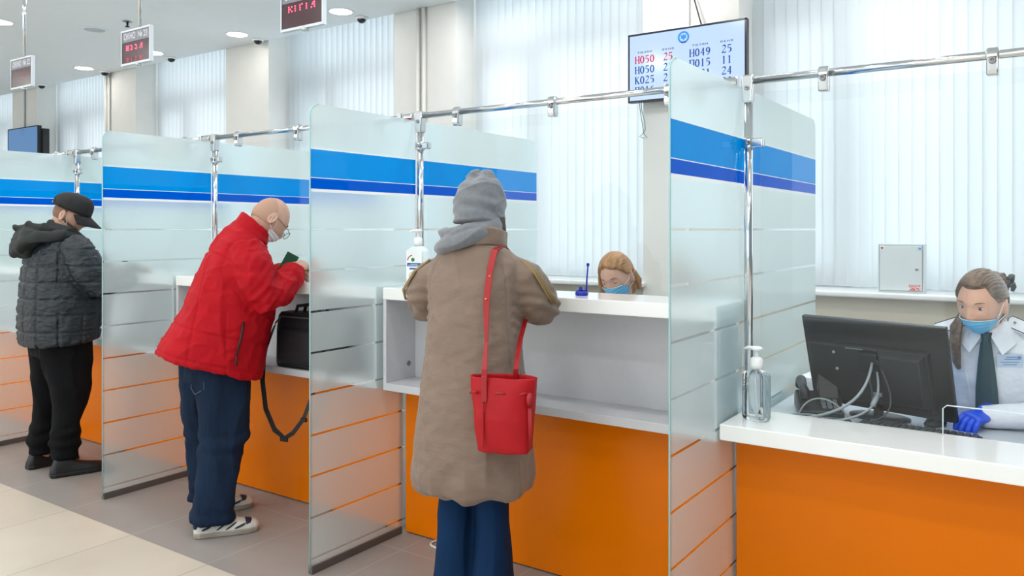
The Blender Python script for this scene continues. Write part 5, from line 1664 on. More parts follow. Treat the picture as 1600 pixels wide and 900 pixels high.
b = MB(); b.tube([(0.19, -0.08, 0.03), (0.1905, -0.082, 0.23), (0.15, -0.078, 0.27), (-0.15, -0.078, 0.27), (-0.1905, -0.082, 0.23)], 0.004, 7); b.build('zip', mat('zip_grey', C(80, 80, 84), 0.4), t, True)
b = MB(); b.box(0.196, 0.204, -0.088, -0.081, 0.03, 0.075); b.build('zip_pull', STEEL, t, bevel=0.001)
PTS = [(-0.205, -0.07, 0.22), (-0.2, -0.15, 0.08), (-0.17, -0.185, -0.06), (-0.14, -0.19, -0.2), (-0.075, -0.19, -0.3), (0.0, -0.19, -0.335), (0.06, -0.19, -0.30), (0.13, -0.185, -0.22), (0.185, -0.17, -0.08), (0.213, -0.12, 0.07), (0.212, -0.06, 0.22)]
ribbon(PTS, [0.017] * 5 + [0.012] * 6, 0.0018, 'shoulder_strap', NYL, t, [(-0.5, -1, 0)] + [(0, -1, 0.1)] * 3 + [(0, -1, 0)] * 5 + [(0.5, -1, 0)] * 2)
b = MB(); b.box(-0.03, 0.02, -0.197, -0.183, -0.352, -0.326); b.build('strap_buckle', BLACKP, t, bevel=0.003)
b = MB(); b.box(0.115, 0.15, -0.195, -0.178, -0.235, -0.215); b.build('strap_buckle', BLACKP, t, bevel=0.003)

# ================================================================== man in the black cap
PUFF = mat('dark_teal_puffer', C(22, 33, 41), 0.45, var=0.1, vscale=20, bump=0.8, bscale=26, stretch=(1, 1, 2), bdist=0.014, bdetail=6)
HOOD = mat('charcoal_fleece', C(36, 41, 41), 0.85, var=0.08, bump=0.3, bscale=200, bdist=0.002)
TRK = mat('black_track_cloth', C(10, 11, 14), 0.9, spec=0.2, var=0.15, bump=0.7, bscale=12, stretch=(1, 1, 0.6), bdist=0.02, bdetail=6)
CAPM = mat('black_cap_cloth', C(20, 20, 22), 0.75, var=0.1, bump=0.3, bscale=500, bdist=0.001)
BEARD = mat('stubble', C(104, 82, 72), 0.85, var=0.15, vscale=300)
KL, KR = (-5.15, 2.50, 0), R(-7)
J = dict(head=headM((0.0, 0.065, 1.592), -38, 19), neck=(0, 0.0, 1.46), hs=1.03, neckr=0.066,
         torso=[(0, 0, 0.82, 0.17, 0.12, 0), (0, 0.02, 0.95, 0.18, 0.14, 0), (0, 0.03, 1.1, 0.18, 0.14, 0), (0, 0.02, 1.28, 0.19, 0.13, 5), (0, 0.01, 1.4, 0.17, 0.1, 10), (0, 0.01, 1.47, 0.09, 0.07, 14)],
         armL=[(-0.2, 0.02, 1.39), (-0.27, 0.09, 1.16), (-0.15, 0.34, 1.235)], armR=[(0.2, 0.02, 1.39), (0.28, 0.12, 1.17), (0.16, 0.36, 1.235)],
         handL=aim((-0.13, 0.36, 1.255), (0.5, 0.8, -0.05), (0.1, 0, 1)), handR=aim((0.16, 0.36, 1.255), (-0.5, 0.8, -0.05), (-0.1, 0, 1)),
         legL=[(-0.1, 0, 0.86), (-0.12, 0.0, 0.47), (-0.14, -0.05, 0.09)], legR=[(0.1, 0, 0.86), (0.13, 0.02, 0.47), (0.15, -0.015, 0.09)],
         footL=(-0.1, 1, 0), footR=(0.2, 1, 0))
p3 = body('person', 'person in a dark puffer jacket, black trousers and black cap at the left counter', J, SKIN_M, KL, KR)
b = MB()
b.loft(rings([(0, 0.0, 0.80, 0.24, 0.2, -4), (0, 0.0, 0.815, 0.252, 0.212, -4), (0, 0.0, 0.9, 0.26, 0.22, -2), (0, 0.01, 1.05, 0.265, 0.225, 0), (0, 0.01, 1.2, 0.262, 0.21, 4), (0, 0.0, 1.32, 0.245, 0.18, 8), (0, 0.0, 1.41, 0.2, 0.14, 12), (0, 0.005, 1.47, 0.14, 0.11, 16), (0, 0.01, 1.5, 0.1, 0.09, 18)], 44))
for sx in (-1, 1):
    b.tube([(sx * 0.18, 0.01, 1.41), (sx * 0.245, 0.03, 1.34), (sx * 0.285, 0.07, 1.24), (sx * 0.29, 0.12, 1.17), (sx * 0.25, 0.22, 1.185), (sx * 0.2, 0.31, 1.22), (sx * 0.18, 0.345, 1.238)], [0.085, 0.098, 0.098, 0.095, 0.085, 0.072, 0.066], 20)
def puff_d(v, n):
    tors = (np.abs(v[:, 0]) < 0.24) | (v[:, 2] < 1.0)
    a = np.arctan2(v[:, 1], v[:, 0])
    per = np.abs(((v[:, 2] + 0.02) / 0.1) % 1.0 - 0.5) * 0.1          # distance to the nearest stitched row
    per = 0.05 - per
    hz = 1 - np.exp(-(per / 0.006) ** 2)
    sa = np.abs(((a + 0.35) / 0.52) % 1.0 - 0.5) * 0.52
    vt = 1 - np.exp(-((0.26 - sa) / 0.028) ** 2)
    up = v[:, 2] < 1.37
    sl = np.where(tors, 0.011 * (np.where(up, hz * vt, 0.85) - 0.75), 0.009 * (hz - 0.75))
    return sl + fbm(v, 26, 2.0, (1, 1, 1.8)) * 0.004 + fbm(v, 9, 5.0) * 0.005 + 0.004 * (crease(v, 14, 3.0, (1, 1, 1.6)) - 0.3)
pj = remesh(b, 'puffer_jacket', PUFF, p3, 0.0068, 3, puff_d)
b = MB()
b.loft(rings([(0, 0.02, 1.44, 0.15, 0.13, 18), (0, 0.02, 1.475, 0.13, 0.12, 22), (0, 0.03, 1.505, 0.108, 0.104, 26), (0, 0.035, 1.512, 0.09, 0.086, 26), (0, 0.03, 1.49, 0.085, 0.08, 24)], 30))
b.ell((-0.03, -0.165, 1.44), (0.15, 0.075, 0.075), 24, 16)
b.ell((-0.045, -0.195, 1.40), (0.12, 0.05, 0.085), 22, 14)
b.tube([(0.1, 0.13, 1.42), (0.145, 0.06, 1.45), (0.165, -0.05, 1.465), (0.12, -0.16, 1.46), (0.05, -0.23, 1.40), (-0.04, -0.24, 1.35), (-0.12, -0.22, 1.40), (-0.165, -0.14, 1.48), (-0.16, -0.03, 1.485), (-0.13, 0.08, 1.46)], [0.022, 0.03, 0.034, 0.036, 0.034, 0.032, 0.034, 0.034, 0.03, 0.024], 14)
b.tube([(-0.15, -0.2, 1.51), (-0.02, -0.17, 1.52), (0.08, -0.1, 1.505), (0.11, 0.02, 1.485)], [0.018, 0.026, 0.026, 0.022], 12)
remesh(b, 'hood', HOOD, pj, 0.0065, 5, lambda v, n: fbm(v, 9, 9.0) * 0.012 + 0.018 * (crease(v, 6, 3.0, (1, 1, 1.2), 3) - 0.4))
b = MB()
b.loft(rings([(0, 0, 0.72, 0.185, 0.15, 0), (0, 0, 0.86, 0.2, 0.165, 0)], 26))
b.loft(rings([(0.1, 0.0, 0.84, 0.098, 0.15, 0), (0.1, 0.01, 0.68, 0.096, 0.14, 0), (0.13, 0.02, 0.54, 0.088, 0.118, 0), (0.135, 0.015, 0.42, 0.084, 0.1, 0), (0.145, -0.012, 0.32, 0.078, 0.082, 0), (0.15, -0.012, 0.22, 0.078, 0.088, 0), (0.15, -0.014, 0.16, 0.074, 0.084, 0), (0.15, -0.018, 0.09, 0.056, 0.064, 0)], 24))
b.loft(rings([(-0.1, 0.0, 0.84, 0.098, 0.15, 0), (-0.1, 0.0, 0.68, 0.094, 0.138, 0), (-0.12, -0.004, 0.54, 0.086, 0.112, 0), (-0.125, -0.01, 0.42, 0.082, 0.098, 0), (-0.135, -0.03, 0.32, 0.078, 0.084, 0), (-0.14, -0.04, 0.22, 0.078, 0.088, 0), (-0.14, -0.044, 0.16, 0.074, 0.084, 0), (-0.14, -0.05, 0.09, 0.056, 0.064, 0)], 24))
def trk_d(v, n):
    return fbm(v, 8, 3.0, (1, 1, 0.7)) * 0.010 + 0.010 * (crease(v, 5, 7.0, (1, 1, 0.5)) - 0.3) + 0.006 * np.sin(v[:, 2] * 75 + 3 * fbm(v, 5, 1.0)) * np.clip((0.36 - v[:, 2]) * 6, 0, 1)
remesh(b, 'track_trousers', TRK, p3, 0.0085, 4, trk_d)
for x, y, yw in ((0.15, -0.1, -9), (-0.14, -0.135, 6)):
    shoe(p3, T(x, y, 0) @ Matrix.Rotation(R(yw), 4, 'Z'), BLACKSHOE, BLACKSHOE, L=0.305, W=0.054, tall=0.112)
HM = J['head']
eyes(HM, p3, 1.03, (0, R(-15)), 0.5, skin=SKIN_M)
hair_shell(HM, lambda d, p: np.minimum(np.minimum((d[:, 1] + 0.16) * 1.6, (-0.012 - 0.42 * np.clip(d[:, 1] - 0.1, 0, 1) * 0.12 - p[:, 2]) * 14), 2.0), 0.0016, 'beard', BEARD, p3, 1.03, w=0.4)
hair_shell(HM, lambda d, p: np.minimum((0.16 - d[:, 1]) * 1.5, (p[:, 2] + 0.052) * 14), 0.0025, 'cropped_hair', mat('brown_cropped_hair', C(128, 98, 78), 0.8, var=0.15, vscale=200), p3, 1.03, w=0.3)
# peaked cap: rings from the rim up, a gap with a strap at the back
def cap_ring(t, rx, ry, z0, tilt, cy, n=48):
    out = []
    for k in range(n):
        a = 2 * PI * k / n - PI / 2
        x, y = rx * math.cos(a), cy + ry * math.sin(a)
        out.append((x, y, z0 + tilt * (y - cy)))
    return out
LV = [(0.0885, 0.111, 0.03, -0.10, -0.002), (0.089, 0.112, 0.048, -0.09, -0.002), (0.0885, 0.111, 0.068, -0.06, -0.001), (0.085, 0.107, 0.088, -0.03, 0.0), (0.076, 0.096, 0.105, 0.02, 0.0), (0.06, 0.077, 0.12, 0.03, 0.0), (0.038, 0.05, 0.13, 0.03, 0.0), (0.014, 0.018, 0.134, 0, 0.0)]
rs = [cap_ring(0, *q) for q in LV]
b = MB()
vs = [p for r in rs for p in r]
fs = []
def in_gap(i, k):
    i = (i + 0.5) if i < 24 else i + 0.5 - 48
    return k < 2 and abs(i) < (5.2 if k == 0 else 3.9)
for k in range(len(rs) - 1):
    for i in range(48):
        if not in_gap(i, k):
            fs.append((k * 48 + i, k * 48 + (i + 1) % 48, (k + 1) * 48 + (i + 1) % 48, (k + 1) * 48 + i))
fs.append(tuple((len(rs) - 1) * 48 + i for i in range(48)))
HMs = HM @ Matrix.Scale(1.03, 4)
b.add(vs, fs, HMs)
cap = b.build('cap', CAPM, p3, True)
so = cap.modifiers.new('solid', 'SOLIDIFY'); so.thickness = 0.003; so.offset = 1
def cpt(i, k, up=0.0, out=0.003):
    x, y, z = rs[k][int(i) % 48]
    n2 = Vector((x, y, 0)).normalized() * out
    return Vector((x, y, z + up)) + n2
b = MB()
b.tube([cpt(5, 0), cpt(5, 1, 0.002), cpt(4, 1, 0.013), cpt(2, 2, 0.003), cpt(0, 2, 0.005), cpt(-2, 2, 0.003), cpt(-4, 1, 0.013), cpt(-5, 1, 0.002), cpt(-5, 0)], 0.004, 8, M=HMs)
b.build('gap_binding', CAPM, cap, True)
b = MB()
b.tube([cpt(-9 + q, 0, 0.007, 0.003) for q in range(19)], 0.0085, 8, M=HMs, flat=0.35, up=(0, -1, 0))
st = b.build('cap_strap', CAPM, cap, True)
b = MB(); b.tube([cpt(2 + q, 0, 0.007, 0.0065) for q in range(3)], 0.007, 6, M=HMs, flat=0.3, up=(0, -1, 0)); b.build('strap_buckle', STEEL, st, True)
b = MB(); b.lathe([(0.001, 0.1415), (0.008, 0.1395), (0.009, 0.135)], n=12, M=HMs @ T(0, -0.004, 0)); b.build('cap_button', CAPM, cap, True)
for k2 in range(6):
    b = MB(); b.tube([cpt(4 + k2 * 8, q, 0.0, 0.0032) for q in range(2, 8)], 0.0012, 5, M=HMs); b.build('panel_seam', CAPM, cap, True)
b = MB()
top, bot = [], []
for i in range(15):
    a = -1.15 + 2.3 * i / 14
    for rad, lst in ((1.0, top),):
        pass
nn = 15
vs = []
for lay, dz in ((0, 0.0), (1, -0.004)):
    for ring_i in range(5):
        f = ring_i / 4
        for i in range(nn):
            a = -1.2 + 2.4 * i / (nn - 1)
            bx, by = 0.0915 * math.sin(a), 0.1145 * math.cos(a)
            ex = f * 0.085 * math.cos(a * 0.95)
            vs.append((bx * (1 - 0.12 * f), by + ex, 0.022 - 0.045 * f - 1.5 * bx * bx * (0.3 + 0.7 * f) + dz))
fs = []
for lay in (0, 1):
    o = lay * 5 * nn
    for r_ in range(4):
        for i in range(nn - 1):
            fs.append((o + r_ * nn + i, o + r_ * nn + i + 1, o + (r_ + 1) * nn + i + 1, o + (r_ + 1) * nn + i))
o = 5 * nn
for i in range(nn - 1):
    fs.append((i, i + 1, o + i + 1, o + i)); fs.append((4 * nn + i, 4 * nn + i + 1, o + 4 * nn + i + 1, o + 4 * nn + i))
for r_ in range(4):
    fs.append((r_ * nn, (r_ + 1) * nn, o + (r_ + 1) * nn, o + r_ * nn)); fs.append((r_ * nn + nn - 1, (r_ + 1) * nn + nn - 1, o + (r_ + 1) * nn + nn - 1, o + r_ * nn + nn - 1))
b.add(vs, fs, HM)
b.build('visor', CAPM, cap, True)
face_mask(HM, p3, MASK_W, 1.03, top=-0.085, bottom=-0.118, wid=0.05)

# ================================================================== the two clerks behind the counters
SHIRT = mat('white_shirt_cloth', C(226, 228, 236), 0.7, var=0.02, bump=0.7, bscale=14, bdist=0.016, bdetail=5)
SHIRT_B = mat('pale_blue_shirt_cloth', C(186, 214, 226), 0.7, var=0.03, bump=0.4, bscale=22, bdist=0.005)
TROUS = mat('dark_trousers', C(38, 42, 52), 0.8)
TIE = mat('dark_teal_tie', C(34, 66, 74), 0.5, var=0.06, vscale=200)
GLOVE = mat('blue_nitrile', C(38, 82, 214), 0.38, var=0.05, bump=0.3, bscale=80, bdist=0.001)
HAIR_B = mat('brown_hair', C(112, 92, 78), 0.42, var=0.45, vscale=70, stretch=(1, 0.12, 1), bump=0.5, bscale=120, bdist=0.002)
HAIR_R = mat('red_blond_hair', C(176, 128, 84), 0.4, var=0.34, vscale=75, stretch=(1, 0.15, 0.3), bump=0.4, bscale=120, bdist=0.0015)

def chair(loc, rz, label):
    t = thing('office_chair', label, 'chair', loc, rz, 'office chairs of the clerks')
    FAB = mat('chair_fabric', C(44, 46, 52), 0.85, bump=0.3, bscale=300)
    MB().loft(rings([(0, 0.0, 0.405, 0.2, 0.19, 0, 4), (0, 0, 0.43, 0.235, 0.225, 0, 4), (0, 0, 0.455, 0.235, 0.225, 0, 4), (0, 0, 0.468, 0.21, 0.2, 0, 4)], 32)).build('seat', FAB, t, True)
    MB().loft(rings([(0, -0.27, 0.58, 0.17, 0.022, -6, 4), (0, -0.28, 0.62, 0.205, 0.03, -6, 4), (0, -0.3, 0.84, 0.2, 0.03, -6, 4), (0, -0.305, 0.88, 0.16, 0.02, -6, 4)], 28)).build('backrest', FAB, t, True)
    MB().tube([(0, -0.1, 0.4), (0, -0.24, 0.42), (0, -0.31, 0.52), (0, -0.325, 0.7)], 0.016, 10, flat=0.6).build('back_bracket', BLACKP, t, True)
    MB().lathe([(0.03, 0.08), (0.03, 0.25), (0.02, 0.25), (0.02, 0.41)], n=16).build('column', BLACKP, t, True)
    for k in range(5):
        a = 2 * PI * k / 5
        lg = MB().tube([(0, 0, 0.1), (0.27 * math.cos(a), 0.27 * math.sin(a), 0.07)], [0.024, 0.016], 10).build('leg', BLACKP, t, True)
        MB().lathe([(0.028, -0.012), (0.028, 0.012)], M=T(0.27 * math.cos(a), 0.27 * math.sin(a), 0.029) @ Matrix.Rotation(R(90), 4, 'X'), n=14).build('caster', BLACKP, lg, True)
    return t

def clerk(loc, rz, label, head, sh, shirt, arms, hands_m, hs=0.95, curl=0.5, lean=0.0, dz=0.0):
    D = dz
    J = dict(head=head, neck=(0, 0.085 + lean, 1.085 + D), hs=hs,
             torso=[(0, -0.02, 0.52, 0.15, 0.1, 0), (0, 0.0, 0.62, 0.14, 0.095, 0), (0, 0.02, 0.76, 0.12, 0.085, 0), (0, 0.045 + lean * .5, 0.92 + D * .6, 0.135, 0.09, 0), (0, 0.06 + lean, 1.02 + D, 0.14, 0.075, 5), (0, 0.075 + lean, 1.08 + D, 0.07, 0.055, 10)],
             armL=arms[0], armR=arms[1], handL=hands_m[0], handR=hands_m[1],
             thumb=0.6, legL=[(-0.09, 0.0, 0.53), (-0.11, 0.40, 0.51), (-0.11, 0.42, 0.09)], legR=[(0.09, 0.0, 0.53), (0.11, 0.40, 0.51), (0.11, 0.42, 0.09)],
             footL=(0, 1, 0), footR=(0, 1, 0), curl=curl, hands=0.93)
    p = body('person', label, J, SKIN, loc, rz)
    b = MB()
    b.loft(rings([(0, -0.02, 0.5, 0.165, 0.125, 0), (0, 0.0, 0.62, 0.158, 0.118, 0), (0, 0.02, 0.76, 0.148, 0.112, 0), (0, 0.045 + lean * .5, 0.9 + D * .6, 0.163, 0.118, 0), (0, 0.058 + lean, 1.0 + D, 0.172, 0.1, 5), (0, 0.066 + lean, 1.05 + D, 0.14, 0.085, 8), (0, 0.075 + lean, 1.085 + D, 0.085, 0.068, 12), (0, 0.08 + lean, 1.105 + D, 0.064, 0.06, 14)], 36))
    for (a, e, c) in arms:
        a, e, c = Vector(a), Vector(e), Vector(c)
        b.tube([a * 0.85 + Vector((0, 0, a.z * 0.15)), a.lerp(e, 0.3), a.lerp(e, 0.75), e, e.lerp(c, 0.3), e.lerp(c, 0.75), c.lerp(e, -0.07)], [0.062, 0.068, 0.062, 0.058, 0.055, 0.046, 0.041], 18)
    def sd(v, n):
        g = fbm(v, 10, 3.0, (1, 1, 0.7)) * 0.006 + fbm(v, 24, 9.0) * 0.003
        arm = np.abs(v[:, 0]) > 0.17
        return g + arm * 0.004 * np.sin(v[:, 2] * 110 + v[:, 1] * 70 + 2 * fbm(v, 8, 1.0))
    so = remesh(b, 'shirt', shirt, p, 0.007, 5, sd)
    b = MB()
    b.loft(rings([(0, 0.0, 0.46, 0.17, 0.15, 0), (0, 0.0, 0.56, 0.168, 0.125, 0)], 24))
    for sx in (-1, 1):
        b.tube([(sx * 0.085, -0.02, 0.54), (sx * 0.1, 0.2, 0.53), (sx * 0.11, 0.4, 0.52), (sx * 0.11, 0.43, 0.45), (sx * 0.11, 0.42, 0.1)], [0.095, 0.09, 0.075, 0.07, 0.055], 16)
    remesh(b, 'trousers', TROUS, p, 0.012, 3)
    for sx in (-1, 1):
        shoe(p, T(sx * 0.11, 0.345, 0), BLACKSHOE, BLACKSHOE, L=0.25, W=0.042)
    return p, so

# dark-haired clerk at the low counter
SL, SRz = (-0.215, 3.66, 0), R(178)
CH = headM((0.015, 0.215, 1.225), -19, 12, -3)
armL = [(-0.175, 0.09, 1.065), (-0.30, 0.14, 0.83), (-0.008, 0.232, 0.808)]
armR = [(0.165, 0.09, 1.05), (0.255, -0.05, 0.88), (0.2, 0.06, 0.81)]
hl = aim((0.0, 0.235, 0.812), (0.42, 0.9, -0.02), (-0.25, 0.0, 1))
hr = aim((0.2, 0.06, 0.81), (-0.6, 0.5, -0.3), (0, 0, 1))
p4, so = clerk(SL, SRz, 'person in white shirt, dark tie and blue gloves seated behind the monitor', CH, None, SHIRT, (armL, armR), (hl, hr), 0.95, 0.62, 0.035, 0.04)
HM = CH
eyes(HM, p4, 0.95, (R(10), R(-12)), 0.38)
face_mask(HM, p4, MASK, 0.95, top=-0.040, bottom=-0.122, wid=0.066)
def clerk_hair(d, p):
    front = 0.50 + 0.1 * d[:, 2] - 0.75 * np.clip(0.42 - d[:, 2], 0, 1) - d[:, 1]        # temples run back towards the ear
    top = (d[:, 2] - 0.60 - 0.10 * np.abs(d[:, 0]) ** 2) * 1.4
    ear = np.maximum(np.maximum((0.42 - np.abs(d[:, 0])) * 2, (d[:, 2] - 0.10) * 2), (-0.36 - d[:, 1]) * 1.6)
    return np.minimum(np.minimum(np.maximum(front, top), ear), (d[:, 2] + 0.75) * 2)
hair = hair_shell(HM, clerk_hair, lambda d, p: 0.010 + 0.008 * np.clip(d[:, 2], 0, 1) + 0.01 * np.clip(-d[:, 1], 0, 1), 'hair', HAIR_B, p4, 0.95, strands=0.0011)
# clear the hair from the neck and ears by its lower cut, then add the bun with claw clip and the long lock
b = MB()
b.ell((0.0, -0.115, 0.045), (0.045, 0.03, 0.05), 16, 10, M=HM)
b.tube([(-0.02, -0.12, 0.085), (-0.028, -0.128, 0.055), (-0.03, -0.12, 0.01), (-0.02, -0.108, -0.03)], [0.014, 0.018, 0.016, 0.01], 10, M=HM)
remesh(b, 'hair_bun', HAIR_B, hair, 0.005, 2, lambda v, n: fbm(v, 60, 1.0, (1, 1, 0.3)) * 0.006)
b = MB()
b.tube([(-0.055, -0.098, 0.072), (-0.058, -0.118, 0.082), (-0.05, -0.138, 0.07), (-0.045, -0.148, 0.04)], [0.008, 0.012, 0.011, 0.007], 10, M=HM, flat=0.6)
b.tube([(-0.05, -0.11, 0.04), (-0.052, -0.136, 0.048), (-0.05, -0.15, 0.03), (-0.045, -0.15, 0.012)], [0.007, 0.011, 0.01, 0.006], 10, M=HM, flat=0.6)
b.build('claw_clip', mat('dark_clip', C(46, 52, 50), 0.25), hair, True)
b = MB()
b.tube([HM @ Vector((0.06, -0.05, -0.03)), HM @ Vector((0.083, 0.0, -0.08)), Vector((0.1, 0.185, 1.13)), Vector((0.105, 0.195, 1.06)), Vector((0.098, 0.195, 0.99)), Vector((0.09, 0.19, 0.965))], [0.016, 0.022, 0.029, 0.03, 0.023, 0.01], 12, flat=0.5)
remesh(b, 'loose_lock', HAIR_B, hair, 0.005, 2, lambda v, n: fbm(v, 50, 5.0, (1, 1, 0.15)) * 0.007)
# shirt collar, tie, epaulettes, badge
cz, cy = 1.10, 0.12
b = MB()
b.loft(rings([(0, cy, cz + 0.012, 0.068, 0.066, 16), (0, cy + 0.005, cz + 0.05, 0.06, 0.06, 18), (0, cy + 0.006, cz + 0.053, 0.056, 0.056, 18), (0, cy + 0.002, cz + 0.02, 0.058, 0.058, 16)], 32))
col_ = remesh(b, 'collar_band', SHIRT, so, 0.005, 2)
for sx in (-1, 1):
    b = MB()
    P = [(sx * 0.004, cy + 0.078, cz + 0.015), (sx * 0.05, cy + 0.05, cz + 0.055), (sx * 0.078, cy - 0.03, cz + 0.05), (sx * 0.11, cy - 0.03, cz + 0.012), (sx * 0.092, cy + 0.055, cz - 0.025), (sx * 0.052, cy + 0.098, cz - 0.065)]
    n3 = Vector((sx * 0.5, 0.8, 0.25)).normalized() * 0.004
    vs = [Vector(q) for q in P] + [Vector(q) + n3 for q in P]
    b.add(vs, [(0, 1, 5), (1, 4, 5), (1, 2, 4), (2, 3, 4), (11, 7, 6), (11, 10, 7), (10, 8, 7), (10, 9, 8)] + [(i, (i + 1) % 6, 6 + (i + 1) % 6, 6 + i) for i in range(6)])
    b.build('collar_point', SHIRT, so, bevel=0.0015)
b = MB()
def tie_ring(z, y, w, t2=0.006):
    return [(w * c, y + t2 * s_, z) for c, s_ in ((-1, -1), (1, -1), (1, 0.3), (0.5, 1), (-0.5, 1), (-1, 0.3))]
b.loft([tie_ring(1.115, 0.2, 0.02, 0.01), tie_ring(1.085, 0.208, 0.014, 0.01), tie_ring(1.075, 0.212, 0.018), tie_ring(1.0, 0.207, 0.027), tie_ring(0.9, 0.19, 0.036), tie_ring(0.78, 0.163, 0.04), tie_ring(0.72, 0.148, 0.038)])
b.build('necktie', TIE, so, bevel=0.002)
for sx in (-1, 1):
    b = MB()
    outl = [(0.075, -0.028), (0.19, -0.03), (0.19, 0.03), (0.075, 0.028), (0.062, 0.012), (0.062, -0.012)]
    Mx = Matrix.Translation((0, 0.085, 0)) 
    vs, n6 = [], 6
    for dz2 in (0.0, 0.006):
        for (x, y) in outl:
            zz = 1.154 - 0.75 * max(0, x - 0.06) ** 1.3 + dz2
            vs.append((sx * x, 0.112 + y, zz - 0.7 * y - 0.006))
    b.add(vs, [tuple(range(6)), tuple(range(6, 12))] + [(i, (i + 1) % 6, 6 + (i + 1) % 6, 6 + i) for i in range(6)])
    ep = b.build('epaulette', SHIRT, so, bevel=0.001)
    b = MB(); b.tube([Vector(vs[6 + (i % 6)]) for i in (1, 0, 5, 4, 3, 2)], 0.002, 6); b.build('epaulette_piping', mat('navy_piping', C(40, 44, 60), 0.6), ep, True)
    b = MB(); b.ell((sx * 0.085, 0.112, 1.149 - 0.75 * 0.025 ** 1.3 + 0.006), 0.005, 8, 6); b.ell((sx * 0.165, 0.112, 1.149 - 0.75 * 0.105 ** 1.3 + 0.007), (0.009, 0.009, 0.003), 8, 6); b.build('epaulette_studs', STEEL, ep, True)
Bm = aim((-0.074, 0.186, 1.015), (0.0, 0.25, 1), (-0.25, 1, -0.2))
bd = MB().box(-0.042, 0.042, -0.026, 0.026, 0, 0.003, Bm).build('name_badge', mat('badge_blue_white', C(190, 204, 224), 0.25), so, bevel=0.001)
b = MB()
for (x0, x1, y0) in ((-0.012, 0.03, 0.012), (-0.018, 0.034, 0.004), (-0.03, 0.03, -0.008), (-0.022, 0.022, -0.017)):
    b.box(x0, x1, y0, y0 + 0.0035, 0.003, 0.0036, Bm)
b.lathe([(0.001, 0.003), (0.007, 0.003), (0.007, 0.0036), (0.001, 0.0036)], n=12, M=Bm @ T(0.03, 0.012, 0))
b.build('badge_print', mat('badge_print_blue', C(120, 146, 188), 0.4), bd)
b = MB(); b.tube([(0.05, 0.172, 0.8), (0.06, 0.176, 0.9), (0.075, 0.17, 0.99)], 0.002, 6); b.build('placket_seam', SHIRT, so, True)
for nm, hm, sd in (('glove', hl, -1), ('glove', hr, 1)):
    b = MB()
    hand(b, hm, sd, 0.62, 0.93, 0.6)
    b.tube([(-0.02 * sd, -0.07, 0), (-0.006 * sd, -0.03, 0), (0, 0.01, 0)], [0.036, 0.034, 0.032], 16, M=hm, flat=0.8)
    remesh(b, nm, GLOVE, p4, 0.0032, 2, lambda v, n: 0.0046 + fbm(v, 70, 2.0) * 0.001)
chair((-0.215, 3.70, 0), SRz, 'dark office chair under the dark-haired clerk at the low counter')
Wc = Matrix.Translation(SL) @ Matrix.Rotation(SRz, 4, 'Z')
q = Wc @ Vector((0.155, 0.30, 0.762))
t = thing('computer_mouse', 'dark computer mouse under the blue gloved hand', 'mouse', (q.x, q.y, 0.762), SRz + R(-20))
MB().loft(rings([(0, 0, 0.001, 0.028, 0.05, 0), (0, 0, 0.01, 0.031, 0.055, 0), (0, -0.004, 0.026, 0.024, 0.042, 0), (0, -0.006, 0.032, 0.01, 0.02, 0)], 20)).build('mouse_shell', BLACKP, t, True)

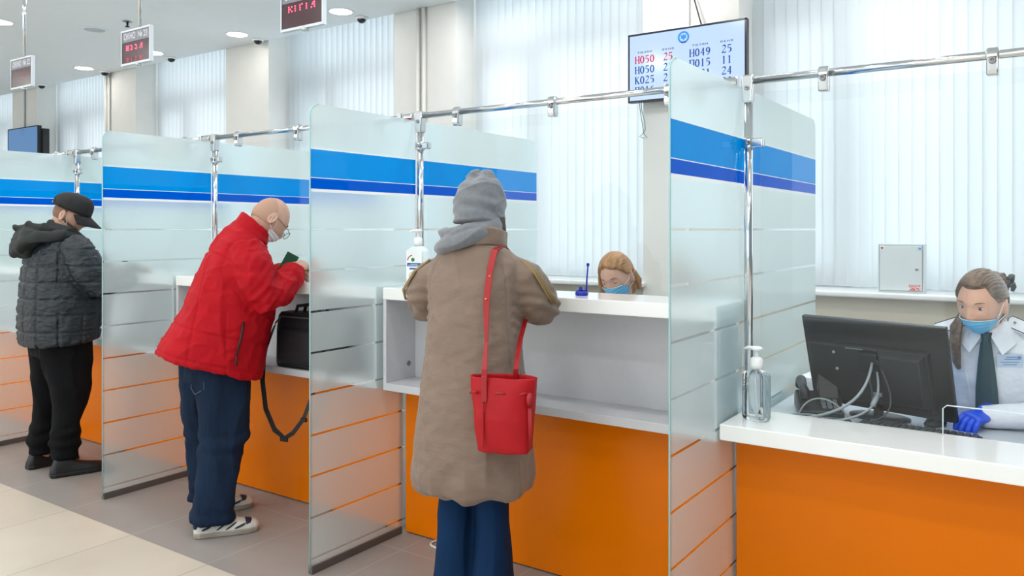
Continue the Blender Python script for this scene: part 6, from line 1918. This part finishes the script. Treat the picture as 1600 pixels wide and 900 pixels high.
# red-haired clerk behind the tall counter
BL, BRz = (-1.845, 3.79, 0), R(184)
BH = headM((0.0, 0.19, 1.262), -6, 22, 8)
armL = [(-0.165, 0.07, 1.0), (-0.23, 0.15, 0.8), (-0.1, 0.36, 0.80)]
armR = [(0.165, 0.07, 1.0), (0.23, 0.15, 0.8), (0.1, 0.36, 0.80)]
p5, so5 = clerk(BL, BRz, 'person with long red-blond hair and blue mask looking down behind the tall counter', BH, None, SHIRT_B, (armL, armR),
                (aim((-0.1, 0.36, 0.80), (0.3, 1, -0.1), (0, 0, 1)), aim((0.1, 0.36, 0.80), (-0.3, 1, -0.1), (0, 0, 1))), 0.95, 0.4, 0.02, 0.0)
HM = BH
eyes(HM, p5, 0.95, (0, R(-30)), 0.85)
face_mask(HM, p5, MASK, 0.95, top=-0.016, out=0.026)
def long_hair(d, p):
    part = 0.06                                                       # parting a little to her right
    front = 0.56 + 0.1 * d[:, 2] - 0.9 * np.clip(0.5 - d[:, 2], 0, 1) - d[:, 1] + 0.35 * np.clip(d[:, 0] - 0.35, 0, 1)
    top = (d[:, 2] - 0.66 + 0.25 * np.abs(d[:, 0] - part)) * 1.4
    ear = np.maximum(np.maximum((d[:, 0] + 0.42) * 2, (d[:, 2] - 0.08) * 2), (-0.40 - d[:, 1]) * 1.6)
    return np.minimum(np.maximum(front, top), ear)
hair5 = hair_shell(HM, long_hair, lambda d, p: 0.011 + 0.007 * np.clip(d[:, 2], 0, 1) + 0.009 * np.clip(-d[:, 1], 0, 1), 'hair', HAIR_R, p5, 0.95, strands=0.0009)
b = MB()
b.tube([HM @ Vector((0.074, 0.035, 0.03)), HM @ Vector((0.084, 0.035, -0.02)), HM @ Vector((0.086, 0.03, -0.08)), Vector((0.085, 0.225, 1.12)), Vector((0.08, 0.215, 1.0))], [0.014, 0.02, 0.024, 0.026, 0.012], 12, flat=0.7)
b.tube([HM @ Vector((-0.06, -0.06, 0.0)), HM @ Vector((-0.075, -0.06, -0.05)), HM @ Vector((-0.07, -0.06, -0.1))], [0.025, 0.026, 0.016], 12, flat=0.7)
b.ell((0, -0.06, -0.06), (0.06, 0.04, 0.07), 16, 10, M=HM)
remesh(b, 'long_locks', HAIR_R, hair5, 0.005, 2, lambda v, n: fbm(v, 50, 5.0, (1, 1, 0.15)) * 0.006)
for sx in (-1, 1):
    b = MB()
    P = [(sx * 0.012, 0.17, 1.08), (sx * 0.05, 0.14, 1.135), (sx * 0.078, 0.07, 1.14), (sx * 0.1, 0.07, 1.095), (sx * 0.09, 0.15, 1.07), (sx * 0.052, 0.19, 1.035)]
    n3 = Vector((sx * 0.5, 0.8, 0.25)).normalized() * 0.004
    vs = [Vector(q) for q in P] + [Vector(q) + n3 for q in P]
    b.add(vs, [(0, 1, 5), (1, 4, 5), (1, 2, 4), (2, 3, 4), (11, 7, 6), (11, 10, 7), (10, 8, 7), (10, 9, 8)] + [(i, (i + 1) % 6, 6 + (i + 1) % 6, 6 + i) for i in range(6)])
    b.build('collar_point', SHIRT_B, so5, bevel=0.0015)
chair((-1.845, 3.82, 0), BRz, 'dark office chair under the red-haired clerk behind the tall counter')
